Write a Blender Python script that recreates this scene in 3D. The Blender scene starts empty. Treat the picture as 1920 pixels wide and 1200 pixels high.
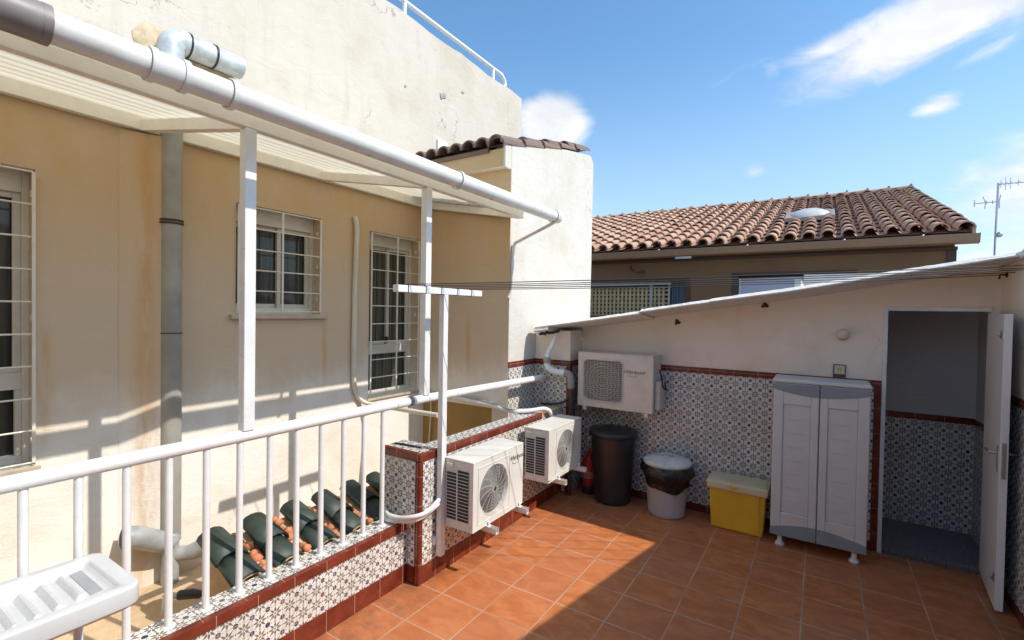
import bpy, math, random
from mathutils import Vector, Matrix, noise
random.seed(7)
R = math.radians
sc = bpy.context.scene
col = sc.collection

# ---------------------------------------------------------------- camera
T = 0.35
CX = (0.840661, 0.54129713, 0.0169262)
CY = (-0.0238676, 0.00580728, 0.99969826)
CF = (-0.54103551, 0.84081133, -0.01780142)
cam = bpy.data.cameras.new('camera')
cam_ob = bpy.data.objects.new('camera', cam)
col.objects.link(cam_ob)
cam_ob.matrix_world = Matrix(((CX[0], CY[0], -CF[0], 2.16265), (CX[1], CY[1], -CF[1], -3.92385),
                              (CX[2], CY[2], -CF[2], 1.96105), (0, 0, 0, 1)))
cam.sensor_width = 36
cam.lens = 900.3 / 1920 * 36
cam.clip_start = 0.05
cam.clip_end = 5000
sc.camera = cam_ob

# ---------------------------------------------------------------- light and sky
SUN = Vector((1, .19, 1.07)).normalized()
sun = bpy.data.lights.new('sun', 'SUN')
sun.energy = 4.0
sun.angle = R(0.5)
sun.color = (1, .925, .82)
so = bpy.data.objects.new('sun', sun)
so.rotation_euler = SUN.to_track_quat('Z', 'Y').to_euler()
so.location = (6, 2, 8)
col.objects.link(so)
sc.view_settings.view_transform = 'Standard'
sc.view_settings.look = 'None'
sc.view_settings.exposure = 0.17
sc.view_settings.gamma = 1
SKY_STR = 0.15

w = bpy.data.worlds.new('World')
sc.world = w
w.use_nodes = True
wn, wl = w.node_tree.nodes, w.node_tree.links
wn.clear()


class N:
    """tiny node-writing helper"""
    def __init__(s, nodes, links):
        s.n, s.l = nodes, links

    def put(s, sock, v):
        if hasattr(v, 'is_linked'):
            s.l.new(v, sock)
        else:
            if isinstance(v, (tuple, list)) and len(v) == 3 and sock.type == 'RGBA':
                v = (*v, 1)
            sock.default_value = v

    def m(s, op, a, b=None, c=None, clamp=False):
        n = s.n.new('ShaderNodeMath')
        n.operation = op
        n.use_clamp = clamp
        s.put(n.inputs[0], a)
        if b is not None: s.put(n.inputs[1], b)
        if c is not None: s.put(n.inputs[2], c)
        return n.outputs[0]

    def vm(s, op, a, b=None):
        n = s.n.new('ShaderNodeVectorMath')
        n.operation = op
        s.put(n.inputs[0], a)
        if b is not None: s.put(n.inputs[1], b)
        return n.outputs['Value'] if op in ('DOT_PRODUCT', 'LENGTH') else n.outputs[0]

    def vs(s, a, f):
        n = s.n.new('ShaderNodeVectorMath')
        n.operation = 'SCALE'
        s.put(n.inputs[0], a)
        n.inputs['Scale'].default_value = f
        return n.outputs[0]

    def mix(s, f, a, b, mode='MIX'):
        n = s.n.new('ShaderNodeMix')
        n.data_type = 'RGBA'
        n.blend_type = mode
        s.put(n.inputs[0], f)
        s.put(n.inputs[6], a)
        s.put(n.inputs[7], b)
        return n.outputs[2]

    def noise(s, vec, scale, detail=3, rough=.5, out=0, dist=0):
        n = s.n.new('ShaderNodeTexNoise')
        s.put(n.inputs['Vector'], vec)
        n.inputs['Scale'].default_value = scale
        n.inputs['Detail'].default_value = detail
        n.inputs['Roughness'].default_value = rough
        n.inputs['Distortion'].default_value = dist
        return n.outputs[out]

    def ramp(s, f, a, b, lo=0., hi=1.):
        n = s.n.new('ShaderNodeMapRange')
        n.interpolation_type = 'SMOOTHSTEP'
        s.put(n.inputs[0], f)
        n.inputs[1].default_value = a
        n.inputs[2].default_value = b
        n.inputs[3].default_value = lo
        n.inputs[4].default_value = hi
        return n.outputs[0]

    def map(s, vec, sc_=(1, 1, 1), loc=(0, 0, 0)):
        n = s.n.new('ShaderNodeMapping')
        s.put(n.inputs[0], vec)
        n.inputs['Scale'].default_value = sc_
        n.inputs['Location'].default_value = loc
        return n.outputs[0]

    def comb(s, x, y, z=0.):
        n = s.n.new('ShaderNodeCombineXYZ')
        s.put(n.inputs[0], x); s.put(n.inputs[1], y); s.put(n.inputs[2], z)
        return n.outputs[0]

    def white(s, vec, out='Value'):
        n = s.n.new('ShaderNodeTexWhiteNoise')
        s.put(n.inputs['Vector'], vec)
        return n.outputs[out]


k = N(wn, wl)
sky = wn.new('ShaderNodeTexSky')
sky.sky_type = 'NISHITA'
sky.sun_disc = False
sky.sun_elevation = math.asin(SUN.z)
sky.sun_rotation = math.atan2(SUN.x, SUN.y)
sky.altitude = 50
sky.air_density = 1.0
sky.dust_density = 0.8
sky.ozone_density = 2.0
tc = wn.new('ShaderNodeTexCoord').outputs['Generated']
# wispy clouds: soft patches placed by compass direction, broken up by noise
nz = k.noise(k.map(tc, (3.2, 3.2, 7)), 2.6, 7, .62, dist=.6)
cl = None
# (direction, half width, half height, tilt, strength)
for d, a, b, t, st in [((.115, .904, .420), .19, .056, .25, 1.45), ((.055, .918, .390), .06, .024, .35, 1.3), ((.02, .90, .425), .09, .026, .2, 1.1),
                       ((.2, .89, .43), .11, .06, .1, 1.1),
                       ((-.442, .817, .362), .070, .062, 0, 2.2), ((.14, .938, .316), .036, .016, .2, 1.0),
                       ((.27, .95, .19), .13, .085, .2, 1.15), ((.30, .96, .10), .2, .05, 0, .9),
                       ((-.106, .96, .259), .028, .016, 0, .75), ((.188, .909, .372), .045, .013, .3, .75),
                       ((-.077, .911, .406), .022, .016, 0, .45), ((.5, .7, .5), .3, .07, .2, 1.1),
                       ((-.9, -.2, .4), .4, .1, .1, 1.0), ((.1, -.8, .5), .3, .1, .2, 1.0)]:
    d = Vector(d).normalized()
    rt = d.cross(Vector((0, 0, 1))).normalized()
    up = rt.cross(d)
    rt2 = rt * math.cos(t) + up * math.sin(t)
    up2 = up * math.cos(t) - rt * math.sin(t)
    x = k.m('DIVIDE', k.vm('DOT_PRODUCT', tc, tuple(rt2)), a)
    y = k.m('DIVIDE', k.vm('DOT_PRODUCT', tc, tuple(up2)), b)
    front = k.m('GREATER_THAN', k.vm('DOT_PRODUCT', tc, tuple(d)), 0.)
    q = k.m('SQRT', k.m('ADD', k.m('MULTIPLY', x, x), k.m('MULTIPLY', y, y)))
    v = k.m('MULTIPLY', k.m('MULTIPLY', k.m('SUBTRACT', 1.25, q, clamp=True), st), front)
    cl = v if cl is None else k.m('MAXIMUM', cl, v)
dens = k.ramp(k.m('ADD', k.m('MULTIPLY', cl, .62), k.m('SUBTRACT', nz, .52)), .10, .80)
skyc = k.mix(1, sky.outputs[0], (.97, 1.32, 1.42), 'MULTIPLY')
spz = wn.new('ShaderNodeSeparateXYZ')
wl.new(tc, spz.inputs[0])
hz = k.ramp(spz.outputs[2], -.05, .5, .7, 0.)
skyc = k.mix(hz, skyc, (4.3, 5.0, 5.8))
cloudcol = k.mix(k.ramp(nz, .35, .7), (5.4, 5.5, 5.7), (6.4, 6.4, 6.4))
out = k.mix(k.m('MULTIPLY', dens, .93), skyc, cloudcol)
bg = wn.new('ShaderNodeBackground')
wl.new(out, bg.inputs[0])
bg.inputs[1].default_value = SKY_STR
wo = wn.new('ShaderNodeOutputWorld')
wl.new(bg.outputs[0], wo.inputs[0])


# ---------------------------------------------------------------- materials
def newmat(name):
    m = bpy.data.materials.new(name)
    m.use_nodes = True
    nt = m.node_tree
    b = nt.nodes['Principled BSDF']
    kk = N(nt.nodes, nt.links)
    return m, b, kk


def uvnode(kk):
    return kk.n.new('ShaderNodeTexCoord').outputs['UV']


def objnode(kk):
    return kk.n.new('ShaderNodeTexCoord').outputs['Object']


def bump(kk, b, h, strength=.3, dist=.01):
    n = kk.n.new('ShaderNodeBump')
    n.inputs['Strength'].default_value = strength
    n.inputs['Distance'].default_value = dist
    kk.put(n.inputs['Height'], h)
    kk.l.new(n.outputs[0], b.inputs['Normal'])


def simple(name, c, rough=.5, metal=0., var=.12, scale=9, grime=(.25, .2, .14), gamt=.0, bmp=.0, spec=.5, c2=None):
    """painted or moulded surface: base colour, slow mottling, a little dirt"""
    m, b, kk = newmat(name)
    v = objnode(kk)
    n1 = kk.noise(v, scale, 4, .6)
    dark = tuple(x * (1 - var) for x in c)
    lite = tuple(min(1, x * (1 + var * .6)) for x in c) if c2 is None else c2
    cc = kk.mix(kk.ramp(n1, .3, .7), dark, lite)
    if gamt:
        n2 = kk.noise(v, scale * 2.7, 5, .7)
        cc = kk.mix(kk.m('MULTIPLY', kk.ramp(n2, .5, .78), gamt), cc, grime)
    kk.put(b.inputs['Base Color'], cc)
    kk.put(b.inputs['Roughness'], kk.ramp(n1, .2, .8, max(rough - .08, .02), min(rough + .08, 1)))
    b.inputs['Metallic'].default_value = metal
    b.inputs['Specular IOR Level'].default_value = spec
    if bmp:
        bump(kk, b, kk.noise(v, scale * 8, 4, .6), bmp, .004)
    return m


def plaster(name, base, stain, samt=.5, crack=.0, streak=.3, fine=.35):
    m, b, kk = newmat(name)
    v = uvnode(kk)
    big = kk.noise(v, 1.1, 5, .6)
    mid = kk.noise(v, 4.5, 6, .65, dist=.4)
    st = kk.noise(kk.map(v, (6, .7, 1)), 1.6, 5, .6)
    c = kk.mix(kk.m('MULTIPLY', kk.ramp(big, .42, .72), samt), base, stain)
    c = kk.mix(kk.m('MULTIPLY', kk.ramp(mid, .5, .75), samt * .45), c, tuple(x * .88 for x in stain))
    c = kk.mix(kk.m('MULTIPLY', kk.ramp(st, .52, .8), streak), c, tuple(x * .78 for x in base))
    if crack:
        vo = kk.n.new('ShaderNodeTexVoronoi')
        vo.feature = 'DISTANCE_TO_EDGE'
        vo.inputs['Scale'].default_value = .9
        wv = kk.vm('ADD', v, kk.vs(kk.noise(v, 5, 4, .6, out=1), .35))
        kk.put(vo.inputs['Vector'], wv)
        e = kk.ramp(vo.outputs['Distance'], 0.0, .006, 1., 0.)
        e = kk.m('MULTIPLY', e, kk.ramp(kk.noise(v, 1.3, 3), .5, .62))
        c = kk.mix(kk.m('MULTIPLY', e, crack), c, tuple(x * .45 for x in base))
    kk.put(b.inputs['Base Color'], c)
    b.inputs['Roughness'].default_value = .9
    b.inputs['Specular IOR Level'].default_value = .25
    h = kk.m('ADD', kk.m('MULTIPLY', kk.noise(kk.map(v, (1, 1.6, 1)), 5, 5, .6, dist=1.2), 2.2), kk.m('MULTIPLY', kk.noise(v, 60, 3, .6), .8))
    bump(kk, b, h, fine, .009)
    return m


def housewall():
    m = plaster('cream house render', (.82, .785, .73), (.64, .55, .41), .5, .3, .25, .3)
    nt = m.node_tree
    kk = N(nt.nodes, nt.links)
    b = nt.nodes['Principled BSDF']
    old = b.inputs['Base Color'].links[0].from_socket
    uv = uvnode(kk)
    sp = kk.n.new('ShaderNodeSeparateXYZ')
    kk.l.new(uv, sp.inputs[0])
    n = kk.noise(kk.map(uv, (9, 1.6, 1)), 1.4, 5, .65)

    def streak(y0, w_, za, zb):
        d = kk.m('ABSOLUTE', kk.m('SUBTRACT', kk.m('ADD', sp.outputs[0], kk.m('MULTIPLY', kk.m('SUBTRACT', n, .5), w_ * .8)), y0))
        k1 = kk.ramp(d, 0, w_, 1, 0)
        k2 = kk.m('MULTIPLY', kk.ramp(sp.outputs[1], za, za + .5), kk.ramp(sp.outputs[1], zb - .2, zb, 1, 0))
        return kk.m('MULTIPLY', kk.m('MULTIPLY', k1, k2), kk.ramp(n, .25, .6))
    f = kk.m('MAXIMUM', streak(-2.52, .10, -.4, 3.2), kk.m('MAXIMUM', streak(-1.09, .05, 1.1, 2.0), streak(-3.02, .05, 1.0, 1.9)))
    # warm canopy shade painted into the colour as ochre, deeper towards the ledger
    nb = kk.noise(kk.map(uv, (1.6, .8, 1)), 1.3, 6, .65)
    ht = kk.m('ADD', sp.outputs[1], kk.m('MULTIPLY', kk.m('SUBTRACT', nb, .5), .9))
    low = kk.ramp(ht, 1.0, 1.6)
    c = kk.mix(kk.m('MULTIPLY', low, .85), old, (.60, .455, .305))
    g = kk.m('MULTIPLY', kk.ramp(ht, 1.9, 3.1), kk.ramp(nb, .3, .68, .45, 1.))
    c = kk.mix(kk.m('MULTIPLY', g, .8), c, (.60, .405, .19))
    c = kk.mix(kk.m('MULTIPLY', f, .6), c, (.55, .31, .11))
    kk.put(b.inputs['Base Color'], c)
    return m


def tile_pattern(name, s=.085, g=.17):
    m, b, kk = newmat(name)
    uv = uvnode(kk)
    sp = kk.n.new('ShaderNodeSeparateXYZ')
    kk.l.new(uv, sp.inputs[0])
    U = kk.m('DIVIDE', kk.m('ADD', sp.outputs[0], 50 * g), s)
    V = kk.m('DIVIDE', kk.m('ADD', sp.outputs[1], 50 * g + .012), s)
    fu = kk.m('SUBTRACT', kk.m('FRACT', U), .5)
    fv = kk.m('SUBTRACT', kk.m('FRACT', V), .5)
    r = kk.m('SQRT', kk.m('ADD', kk.m('MULTIPLY', fu, fu), kk.m('MULTIPLY', fv, fv)))
    th = kk.m('ARCTAN2', fv, fu)
    lat = kk.m('MULTIPLY', kk.m('ABSOLUTE', kk.m('SINE', kk.m('MULTIPLY', th, 4))), kk.m('MULTIPLY', r, .25))
    q = kk.m('DIVIDE', kk.m('SUBTRACT', r, .27), .17)
    wd = kk.m('MULTIPLY', kk.m('SUBTRACT', 1, kk.m('MULTIPLY', q, q)), .058)
    petal = kk.m('LESS_THAN', lat, wd)
    centre = kk.m('LESS_THAN', r, .065)
    # dots on the cell corners, small leaves on the cell edges
    au = kk.m('SUBTRACT', .5, kk.m('ABSOLUTE', fu))
    av = kk.m('SUBTRACT', .5, kk.m('ABSOLUTE', fv))
    rc = kk.m('SQRT', kk.m('ADD', kk.m('MULTIPLY', au, au), kk.m('MULTIPLY', av, av)))
    dot = kk.m('LESS_THAN', rc, .165)
    thc = kk.m('ARCTAN2', av, au)
    small = kk.m('MULTIPLY', kk.m('LESS_THAN', kk.m('ABSOLUTE', kk.m('SUBTRACT', rc, .25)), .032), kk.m('GREATER_THAN', kk.m('COSINE', kk.m('MULTIPLY', thc, 8)), .55))
    re1 = kk.m('ADD', kk.m('MULTIPLY', kk.m('ABSOLUTE', fv), 1.4), kk.m('MULTIPLY', au, 2.6))
    re2 = kk.m('ADD', kk.m('MULTIPLY', kk.m('ABSOLUTE', fu), 1.4), kk.m('MULTIPLY', av, 2.6))
    leaf = kk.m('LESS_THAN', kk.m('MINIMUM', re1, re2), .13)
    iu = kk.m('FLOOR', kk.m('ADD', U, .5))
    iv = kk.m('FLOOR', kk.m('ADD', V, .5))
    par = kk.m('MODULO', kk.m('ADD', iu, iv), 2)
    hue = kk.white(kk.comb(iu, iv, 3.))
    dotc = kk.mix(kk.m('GREATER_THAN', hue, .55), kk.mix(par, (.022, .026, .10), (.022, .026, .04)), kk.mix(par, (.13, .05, .03), (.022, .028, .13)))
    cid = kk.comb(kk.m('FLOOR', U), kk.m('FLOOR', V), 0.)
    pc = kk.mix(kk.m('GREATER_THAN', kk.white(cid), .66), (.03, .034, .032), (.12, .06, .04))
    wv = kk.noise(uv, 5, 3)
    base = kk.mix(kk.ramp(wv, .35, .7), (.68, .66, .625), (.80, .785, .755))
    c = kk.mix(kk.m('MULTIPLY', petal, .88), base, pc)
    c = kk.mix(leaf, c, (.06, .085, .06))
    c = kk.mix(kk.m('MULTIPLY', small, .85), c, (.10, .06, .05))
    c = kk.mix(centre, c, (.22, .13, .05))
    c = kk.mix(dot, c, dotc)
    gu = kk.m('ABSOLUTE', kk.m('SUBTRACT', kk.m('FRACT', kk.m('ADD', kk.m('DIVIDE', sp.outputs[0], g), 50)), .5))
    gv = kk.m('ABSOLUTE', kk.m('SUBTRACT', kk.m('FRACT', kk.m('ADD', kk.m('DIVIDE', kk.m('ADD', sp.outputs[1], .012), g), 50)), .5))
    gr = kk.m('GREATER_THAN', kk.m('MAXIMUM', gu, gv), .4925)
    tint = kk.white(kk.comb(kk.m('FLOOR', kk.m('DIVIDE', kk.m('ADD', sp.outputs[0], 50 * g), g)), kk.m('FLOOR', kk.m('DIVIDE', kk.m('ADD', sp.outputs[1], 50 * g + .012), g)), 7.))
    c = kk.mix(kk.m('MULTIPLY', tint, .22), c, (.42, .38, .33))
    c = kk.mix(kk.m('MULTIPLY', gr, .8), c, (.5, .46, .4))
    kk.put(b.inputs['Base Color'], c)
    kk.put(b.inputs['Roughness'], kk.mix(gr, (.22, .22, .22), (.8, .8, .8)))
    bump(kk, b, kk.m('ADD', kk.m('MULTIPLY', gr, -1.), kk.m('MULTIPLY', kk.noise(uv, 9, 2), .5)), .25, .003)
    return m


def floor_mat():
    m, b, kk = newmat('terracotta floor tile')
    uv = uvnode(kk)
    sp = kk.n.new('ShaderNodeSeparateXYZ')
    kk.l.new(uv, sp.inputs[0])
    U = kk.m('ADD', kk.m('DIVIDE', sp.outputs[0], T), 40)
    V = kk.m('ADD', kk.m('DIVIDE', sp.outputs[1], T), 40)
    du = kk.m('ABSOLUTE', kk.m('SUBTRACT', kk.m('FRACT', kk.m('ADD', U, .5)), .5))
    dv = kk.m('ABSOLUTE', kk.m('SUBTRACT', kk.m('FRACT', kk.m('ADD', V, .5)), .5))
    wob = kk.m('MULTIPLY', kk.m('SUBTRACT', kk.noise(uv, 20, 2), .5), .006)
    d = kk.m('ADD', kk.m('MINIMUM', du, dv), wob)
    gr = kk.ramp(d, .008, .015, 1., 0.)
    edge = kk.ramp(d, .012, .075, 1., 0.)
    cell = kk.comb(kk.m('FLOOR', U), kk.m('FLOOR', V), 0.)
    rnd = kk.white(cell)
    off = kk.vs(kk.white(cell, 'Color'), 9)
    tv = kk.vm('ADD', kk.map(uv, (1.0, 1.7, 1)), off)
    n1 = kk.noise(tv, 5, 5, .62, dist=.8)
    n2 = kk.noise(tv, 16, 4, .6)
    c = kk.mix(kk.ramp(n1, .32, .68), (.46, .135, .039), (.60, .215, .077))
    c = kk.mix(kk.m('MULTIPLY', kk.ramp(n2, .5, .75), .35), c, (.47, .13, .03))
    c = kk.mix(kk.m('MULTIPLY', edge, .25), c, (.56, .22, .09))
    c = kk.mix(kk.m('MULTIPLY', rnd, .45), c, (.43, .15, .075))
    dust = kk.ramp(kk.noise(uv, 1.3, 5, .65), .5, .75)
    c = kk.mix(kk.m('MULTIPLY', dust, .22), c, (.45, .28, .18))
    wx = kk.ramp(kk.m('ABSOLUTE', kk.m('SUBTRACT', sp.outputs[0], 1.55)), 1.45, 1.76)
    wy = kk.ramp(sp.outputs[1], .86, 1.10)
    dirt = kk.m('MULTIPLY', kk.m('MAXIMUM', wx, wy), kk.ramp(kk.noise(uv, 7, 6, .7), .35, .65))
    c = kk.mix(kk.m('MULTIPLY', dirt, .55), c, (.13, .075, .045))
    sp2 = kk.ramp(kk.noise(uv, 38, 3, .6), .70, .76)
    c = kk.mix(kk.m('MULTIPLY', kk.m('MULTIPLY', sp2, kk.ramp(kk.noise(uv, 2.2, 3), .5, .6)), .5), c, (.16, .09, .05))
    c = kk.mix(kk.m('MULTIPLY', gr, kk.ramp(kk.noise(uv, 3, 3), .2, .7, .55, .95)), c, kk.mix(kk.ramp(kk.noise(uv, 2.5, 4), .35, .65), (.36, .23, .15), (.55, .38, .27)))
    kk.put(b.inputs['Base Color'], c)
    kk.put(b.inputs['Roughness'], kk.m('ADD', kk.m('MULTIPLY', gr, .4), kk.ramp(n2, .2, .8, .42, .6)))
    b.inputs['Specular IOR Level'].default_value = .35
    h = kk.m('SUBTRACT', kk.m('MULTIPLY', n1, .35), gr)
    bump(kk, b, h, .35, .004)
    return m


def redtile(name='dark red glazed trim', g=.21):
    m, b, kk = newmat(name)
    uv = uvnode(kk)
    sp = kk.n.new('ShaderNodeSeparateXYZ')
    kk.l.new(uv, sp.inputs[0])
    f = kk.m('FRACT', kk.m('ADD', kk.m('DIVIDE', sp.outputs[0], g), 50))
    gr = kk.m('GREATER_THAN', kk.m('ABSOLUTE', kk.m('SUBTRACT', f, .5)), .49)
    fz = kk.m('FRACT', kk.m('ADD', kk.m('DIVIDE', sp.outputs[1], g), 50.28))
    gz = kk.m('GREATER_THAN', kk.m('ABSOLUTE', kk.m('SUBTRACT', fz, .5)), .492)
    gr = kk.m('MAXIMUM', gr, gz)
    n = kk.noise(uv, 8, 4, .6)
    c = kk.mix(kk.ramp(n, .3, .7), (.115, .018, .010), (.20, .036, .018))
    c = kk.mix(kk.m('MULTIPLY', gr, .7), c, (.5, .3, .22))
    kk.put(b.inputs['Base Color'], c)
    kk.put(b.inputs['Roughness'], kk.ramp(n, .2, .8, .14, .32))
    bump(kk, b, kk.m('SUBTRACT', kk.m('MULTIPLY', n, .3), gr), .2, .003)
    return m


def rooftile(name, a, c_, lich, rough=.8, spec=.3):
    """one random tint per tile; the tile's number is in its UV"""
    m, b, kk = newmat(name)
    uv = uvnode(kk)
    sp = kk.n.new('ShaderNodeSeparateXYZ')
    kk.l.new(uv, sp.inputs[0])
    cell = kk.comb(kk.m('FLOOR', sp.outputs[0]), kk.m('FLOOR', sp.outputs[1]), 0.)
    rnd = kk.white(cell)
    ob = objnode(kk)
    n = kk.noise(ob, 9, 5, .65)
    c = kk.mix(rnd, a, c_)
    c = kk.mix(kk.m('MULTIPLY', kk.ramp(n, .45, .75), .35), c, lich)
    kk.put(b.inputs['Base Color'], c)
    b.inputs['Roughness'].default_value = rough
    b.inputs['Specular IOR Level'].default_value = spec
    bump(kk, b, kk.noise(ob, 45, 3), .2, .004)
    return m


def sheet_mat():
    m, b, kk = newmat('yellowed translucent roof sheet')
    nt = m.node_tree
    v = objnode(kk)
    n = kk.noise(kk.map(v, (3, .6, 1)), 2.5, 4)
    c = kk.mix(kk.ramp(n, .3, .7), (.84, .77, .60), (.88, .83, .69))
    d = nt.nodes.new('ShaderNodeBsdfDiffuse')
    t = nt.nodes.new('ShaderNodeBsdfTranslucent')
    kk.put(d.inputs[0], c)
    kk.put(t.inputs[0], c)
    mx = nt.nodes.new('ShaderNodeMixShader')
    mx.inputs[0].default_value = .45
    kk.l.new(d.outputs[0], mx.inputs[1])
    kk.l.new(t.outputs[0], mx.inputs[2])
    kk.l.new(mx.outputs[0], nt.nodes['Material Output'].inputs[0])
    return m


def glass_mat(name, base, stripe, sc_=30):
    m, b, kk = newmat(name)
    v = uvnode(kk)
    n = kk.noise(kk.map(v, (sc_, .4, 1)), 1, 3, .6)
    kk.put(b.inputs['Base Color'], kk.mix(kk.ramp(n, .35, .65), base, stripe))
    b.inputs['Roughness'].default_value = .06
    b.inputs['Specular IOR Level'].default_value = .35
    bump(kk, b, kk.noise(v, 2.5, 2), .04, .02)
    return m


M = dict(
    floor=floor_mat(),
    pattern=tile_pattern('patterned wall tile'),
    red=redtile(),
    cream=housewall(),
    white=plaster('sunlit white render', (.61, .56, .49), (.50, .43, .33), .6, .9, .55, .3),
    wing=plaster('white wing render', (.64, .605, .55), (.54, .48, .39), .6, .5, .3),
    shed=plaster('off white shed render', (.90, .79, .67), (.78, .63, .47), .6, .4, .2, .3),
    mustard=plaster('mustard mortar', (.36, .24, .085), (.24, .15, .05), .7, 0, .3),
    mortar=plaster('rough mortar', (.62, .47, .31), (.45, .26, .12), .7, 0, .3, .9),
    inner=plaster('storeroom wall paint', (.62, .60, .59), (.5, .48, .46), .3, 0, .1),
    slab=plaster('weathered concrete edge', (.78, .75, .70), (.62, .57, .50), .7, .6, .4, .7),
    brownwall=plaster('brown facade paint', (.235, .135, .075), (.19, .10, .055), .4, 0, .1),
    darkbrown=simple('dark brown paint', (.085, .045, .03), .6),
    brownmetal=simple('brown metal gutter', (.33, .185, .105), .35, 0, .1),
    paint=simple('white gloss paint', (.78, .78, .78), .3, 0, .05, 6, (.55, .46, .34), .2),
    paintw=simple('cream white frame paint', (.68, .64, .56), .4, 0, .08, 6, (.5, .38, .2), .35),
    pvc=simple('white plastic', (.80, .80, .80), .35, 0, .06, 5, (.45, .4, .33), .25),
    gutter=simple('white plastic gutter', (.74, .73, .70), .3, 0, .06, 4, (.5, .42, .3), .35),
    gutterdark=simple('brown grey gutter shade and ring', (.23, .20, .19), .45),  # shade on the left gutter put into the colour; also the railing ring
    sink=simple('glossy white moulded plastic', (.63, .64, .645), .28, 0, .04, 5, (.6, .55, .45), .1),
    metalw=simple('white enamelled casing', (.74, .72, .67), .35, 0, .06, 5, (.52, .42, .27), .4),
    metalold=simple('yellowed casing', (.70, .62, .55), .4, 0, .08, 5, (.5, .34, .16), .3),
    galv=simple('galvanised pipe', (.40, .42, .43), .45, .2, .2, 7, (.45, .36, .22), .5),
    greypipe=simple('grey plastic pipe', (.34, .33, .295), .5, 0, .2, 4, (.36, .31, .22), .4),
    dark=simple('dark interior', (.02, .02, .022), .6),
    black=simple('black plastic', (.028, .028, .031), .36, 0, .2, 5, (.07, .07, .07), .2),
    bag=simple('black bin bag', (.016, .015, .015), .2, 0, .3, 20),
    grey=simple('pale grey plastic', (.47, .48, .51), .4, 0, .06, 6, (.4, .36, .3), .15),
    cab=simple('pale grey cabinet plastic', (.67, .645, .62), .45, 0, .04, 4, (.4, .36, .3), .15),
    cabband=simple('blue grey plastic', (.27, .30, .32), .45, 0, .05),
    yellow=simple('yellow plastic', (.80, .47, .035), .4, 0, .08, 4),
    yellowlid=simple('cloudy yellow lid', (.68, .59, .38), .4, 0, .08, 6),
    redp=simple('red enamel', (.42, .025, .018), .3, 0, .1),
    steel=simple('brushed steel', (.45, .45, .44), .3, .9, .1),
    wire=simple('dark cord', (.03, .03, .032), .6),
    wirew=simple('white bar enamel', (.75, .71, .62), .4, 0, .06),
    rust=simple('rusty iron', (.10, .05, .03), .7, .3, .3),
    logo=simple('grey logo print', (.10, .10, .11), .4),
    stone=simple('sill stone', (.52, .44, .34), .6, 0, .15, 9, (.3, .2, .1), .4, .2),
    greyfloor=simple('dark grey speckled floor', (.22, .21, .205), .5, 0, .5, 60),
    glass=glass_mat('dark window glass', (.04, .042, .034), (.12, .125, .10)),
    glassb=glass_mat('blue window glass', (.03, .032, .03), (.085, .085, .075), 14),
    sheet=sheet_mat(),
    roof=rooftile('clay roof tile', (.42, .225, .15), (.58, .38, .265), (.45, .34, .24)),
    oldroof=rooftile('old lichen roof tile', (.17, .12, .10), (.30, .20, .16), (.12, .10, .09)),
    green=rooftile('green glazed tile', (.028, .046, .040), (.042, .062, .053), (.075, .09, .078), .5, .35),
    greenedge=simple('unglazed tile edge', (.50, .34, .17), .8, 0, .2),
    clay=simple('broken clay', (.56, .20, .09), .8, 0, .3, 14, (.7, .5, .35), .5, .4),
    lattice=simple('ochre wood lattice', (.56, .42, .24), .6, 0, .2),
    lilac=simple('pale closed blind', (.50, .50, .58), .5, 0, .04),
    alu=simple('aluminium frame', (.55, .57, .60), .35, .6, .05),
    canopyp=simple('cream canopy paint', (.88, .84, .75), .4, 0, .05, 6, (.6, .48, .3), .3),
    sashp=simple('dull cream sash', (.62, .585, .52), .4, 0, .08, 6),
    doorp=simple('plain white door paint', (.80, .79, .78), .35, 0, .02, 1.5),
    dome=simple('milky skylight dome', (.62, .60, .55), .25, 0, .06),
    ground=simple('dusty ground', (.30, .25, .19), .9, 0, .3, .3),
    tanpole=simple('aged duct foil', (.52, .57, .60), .42, .15, .2, 12, (.4, .28, .12), .4),
    ochre=simple('ochre sealing mortar', (.60, .48, .33), .85, 0, .2, 16, (.62, .38, .18), .5, .6),
)


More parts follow.
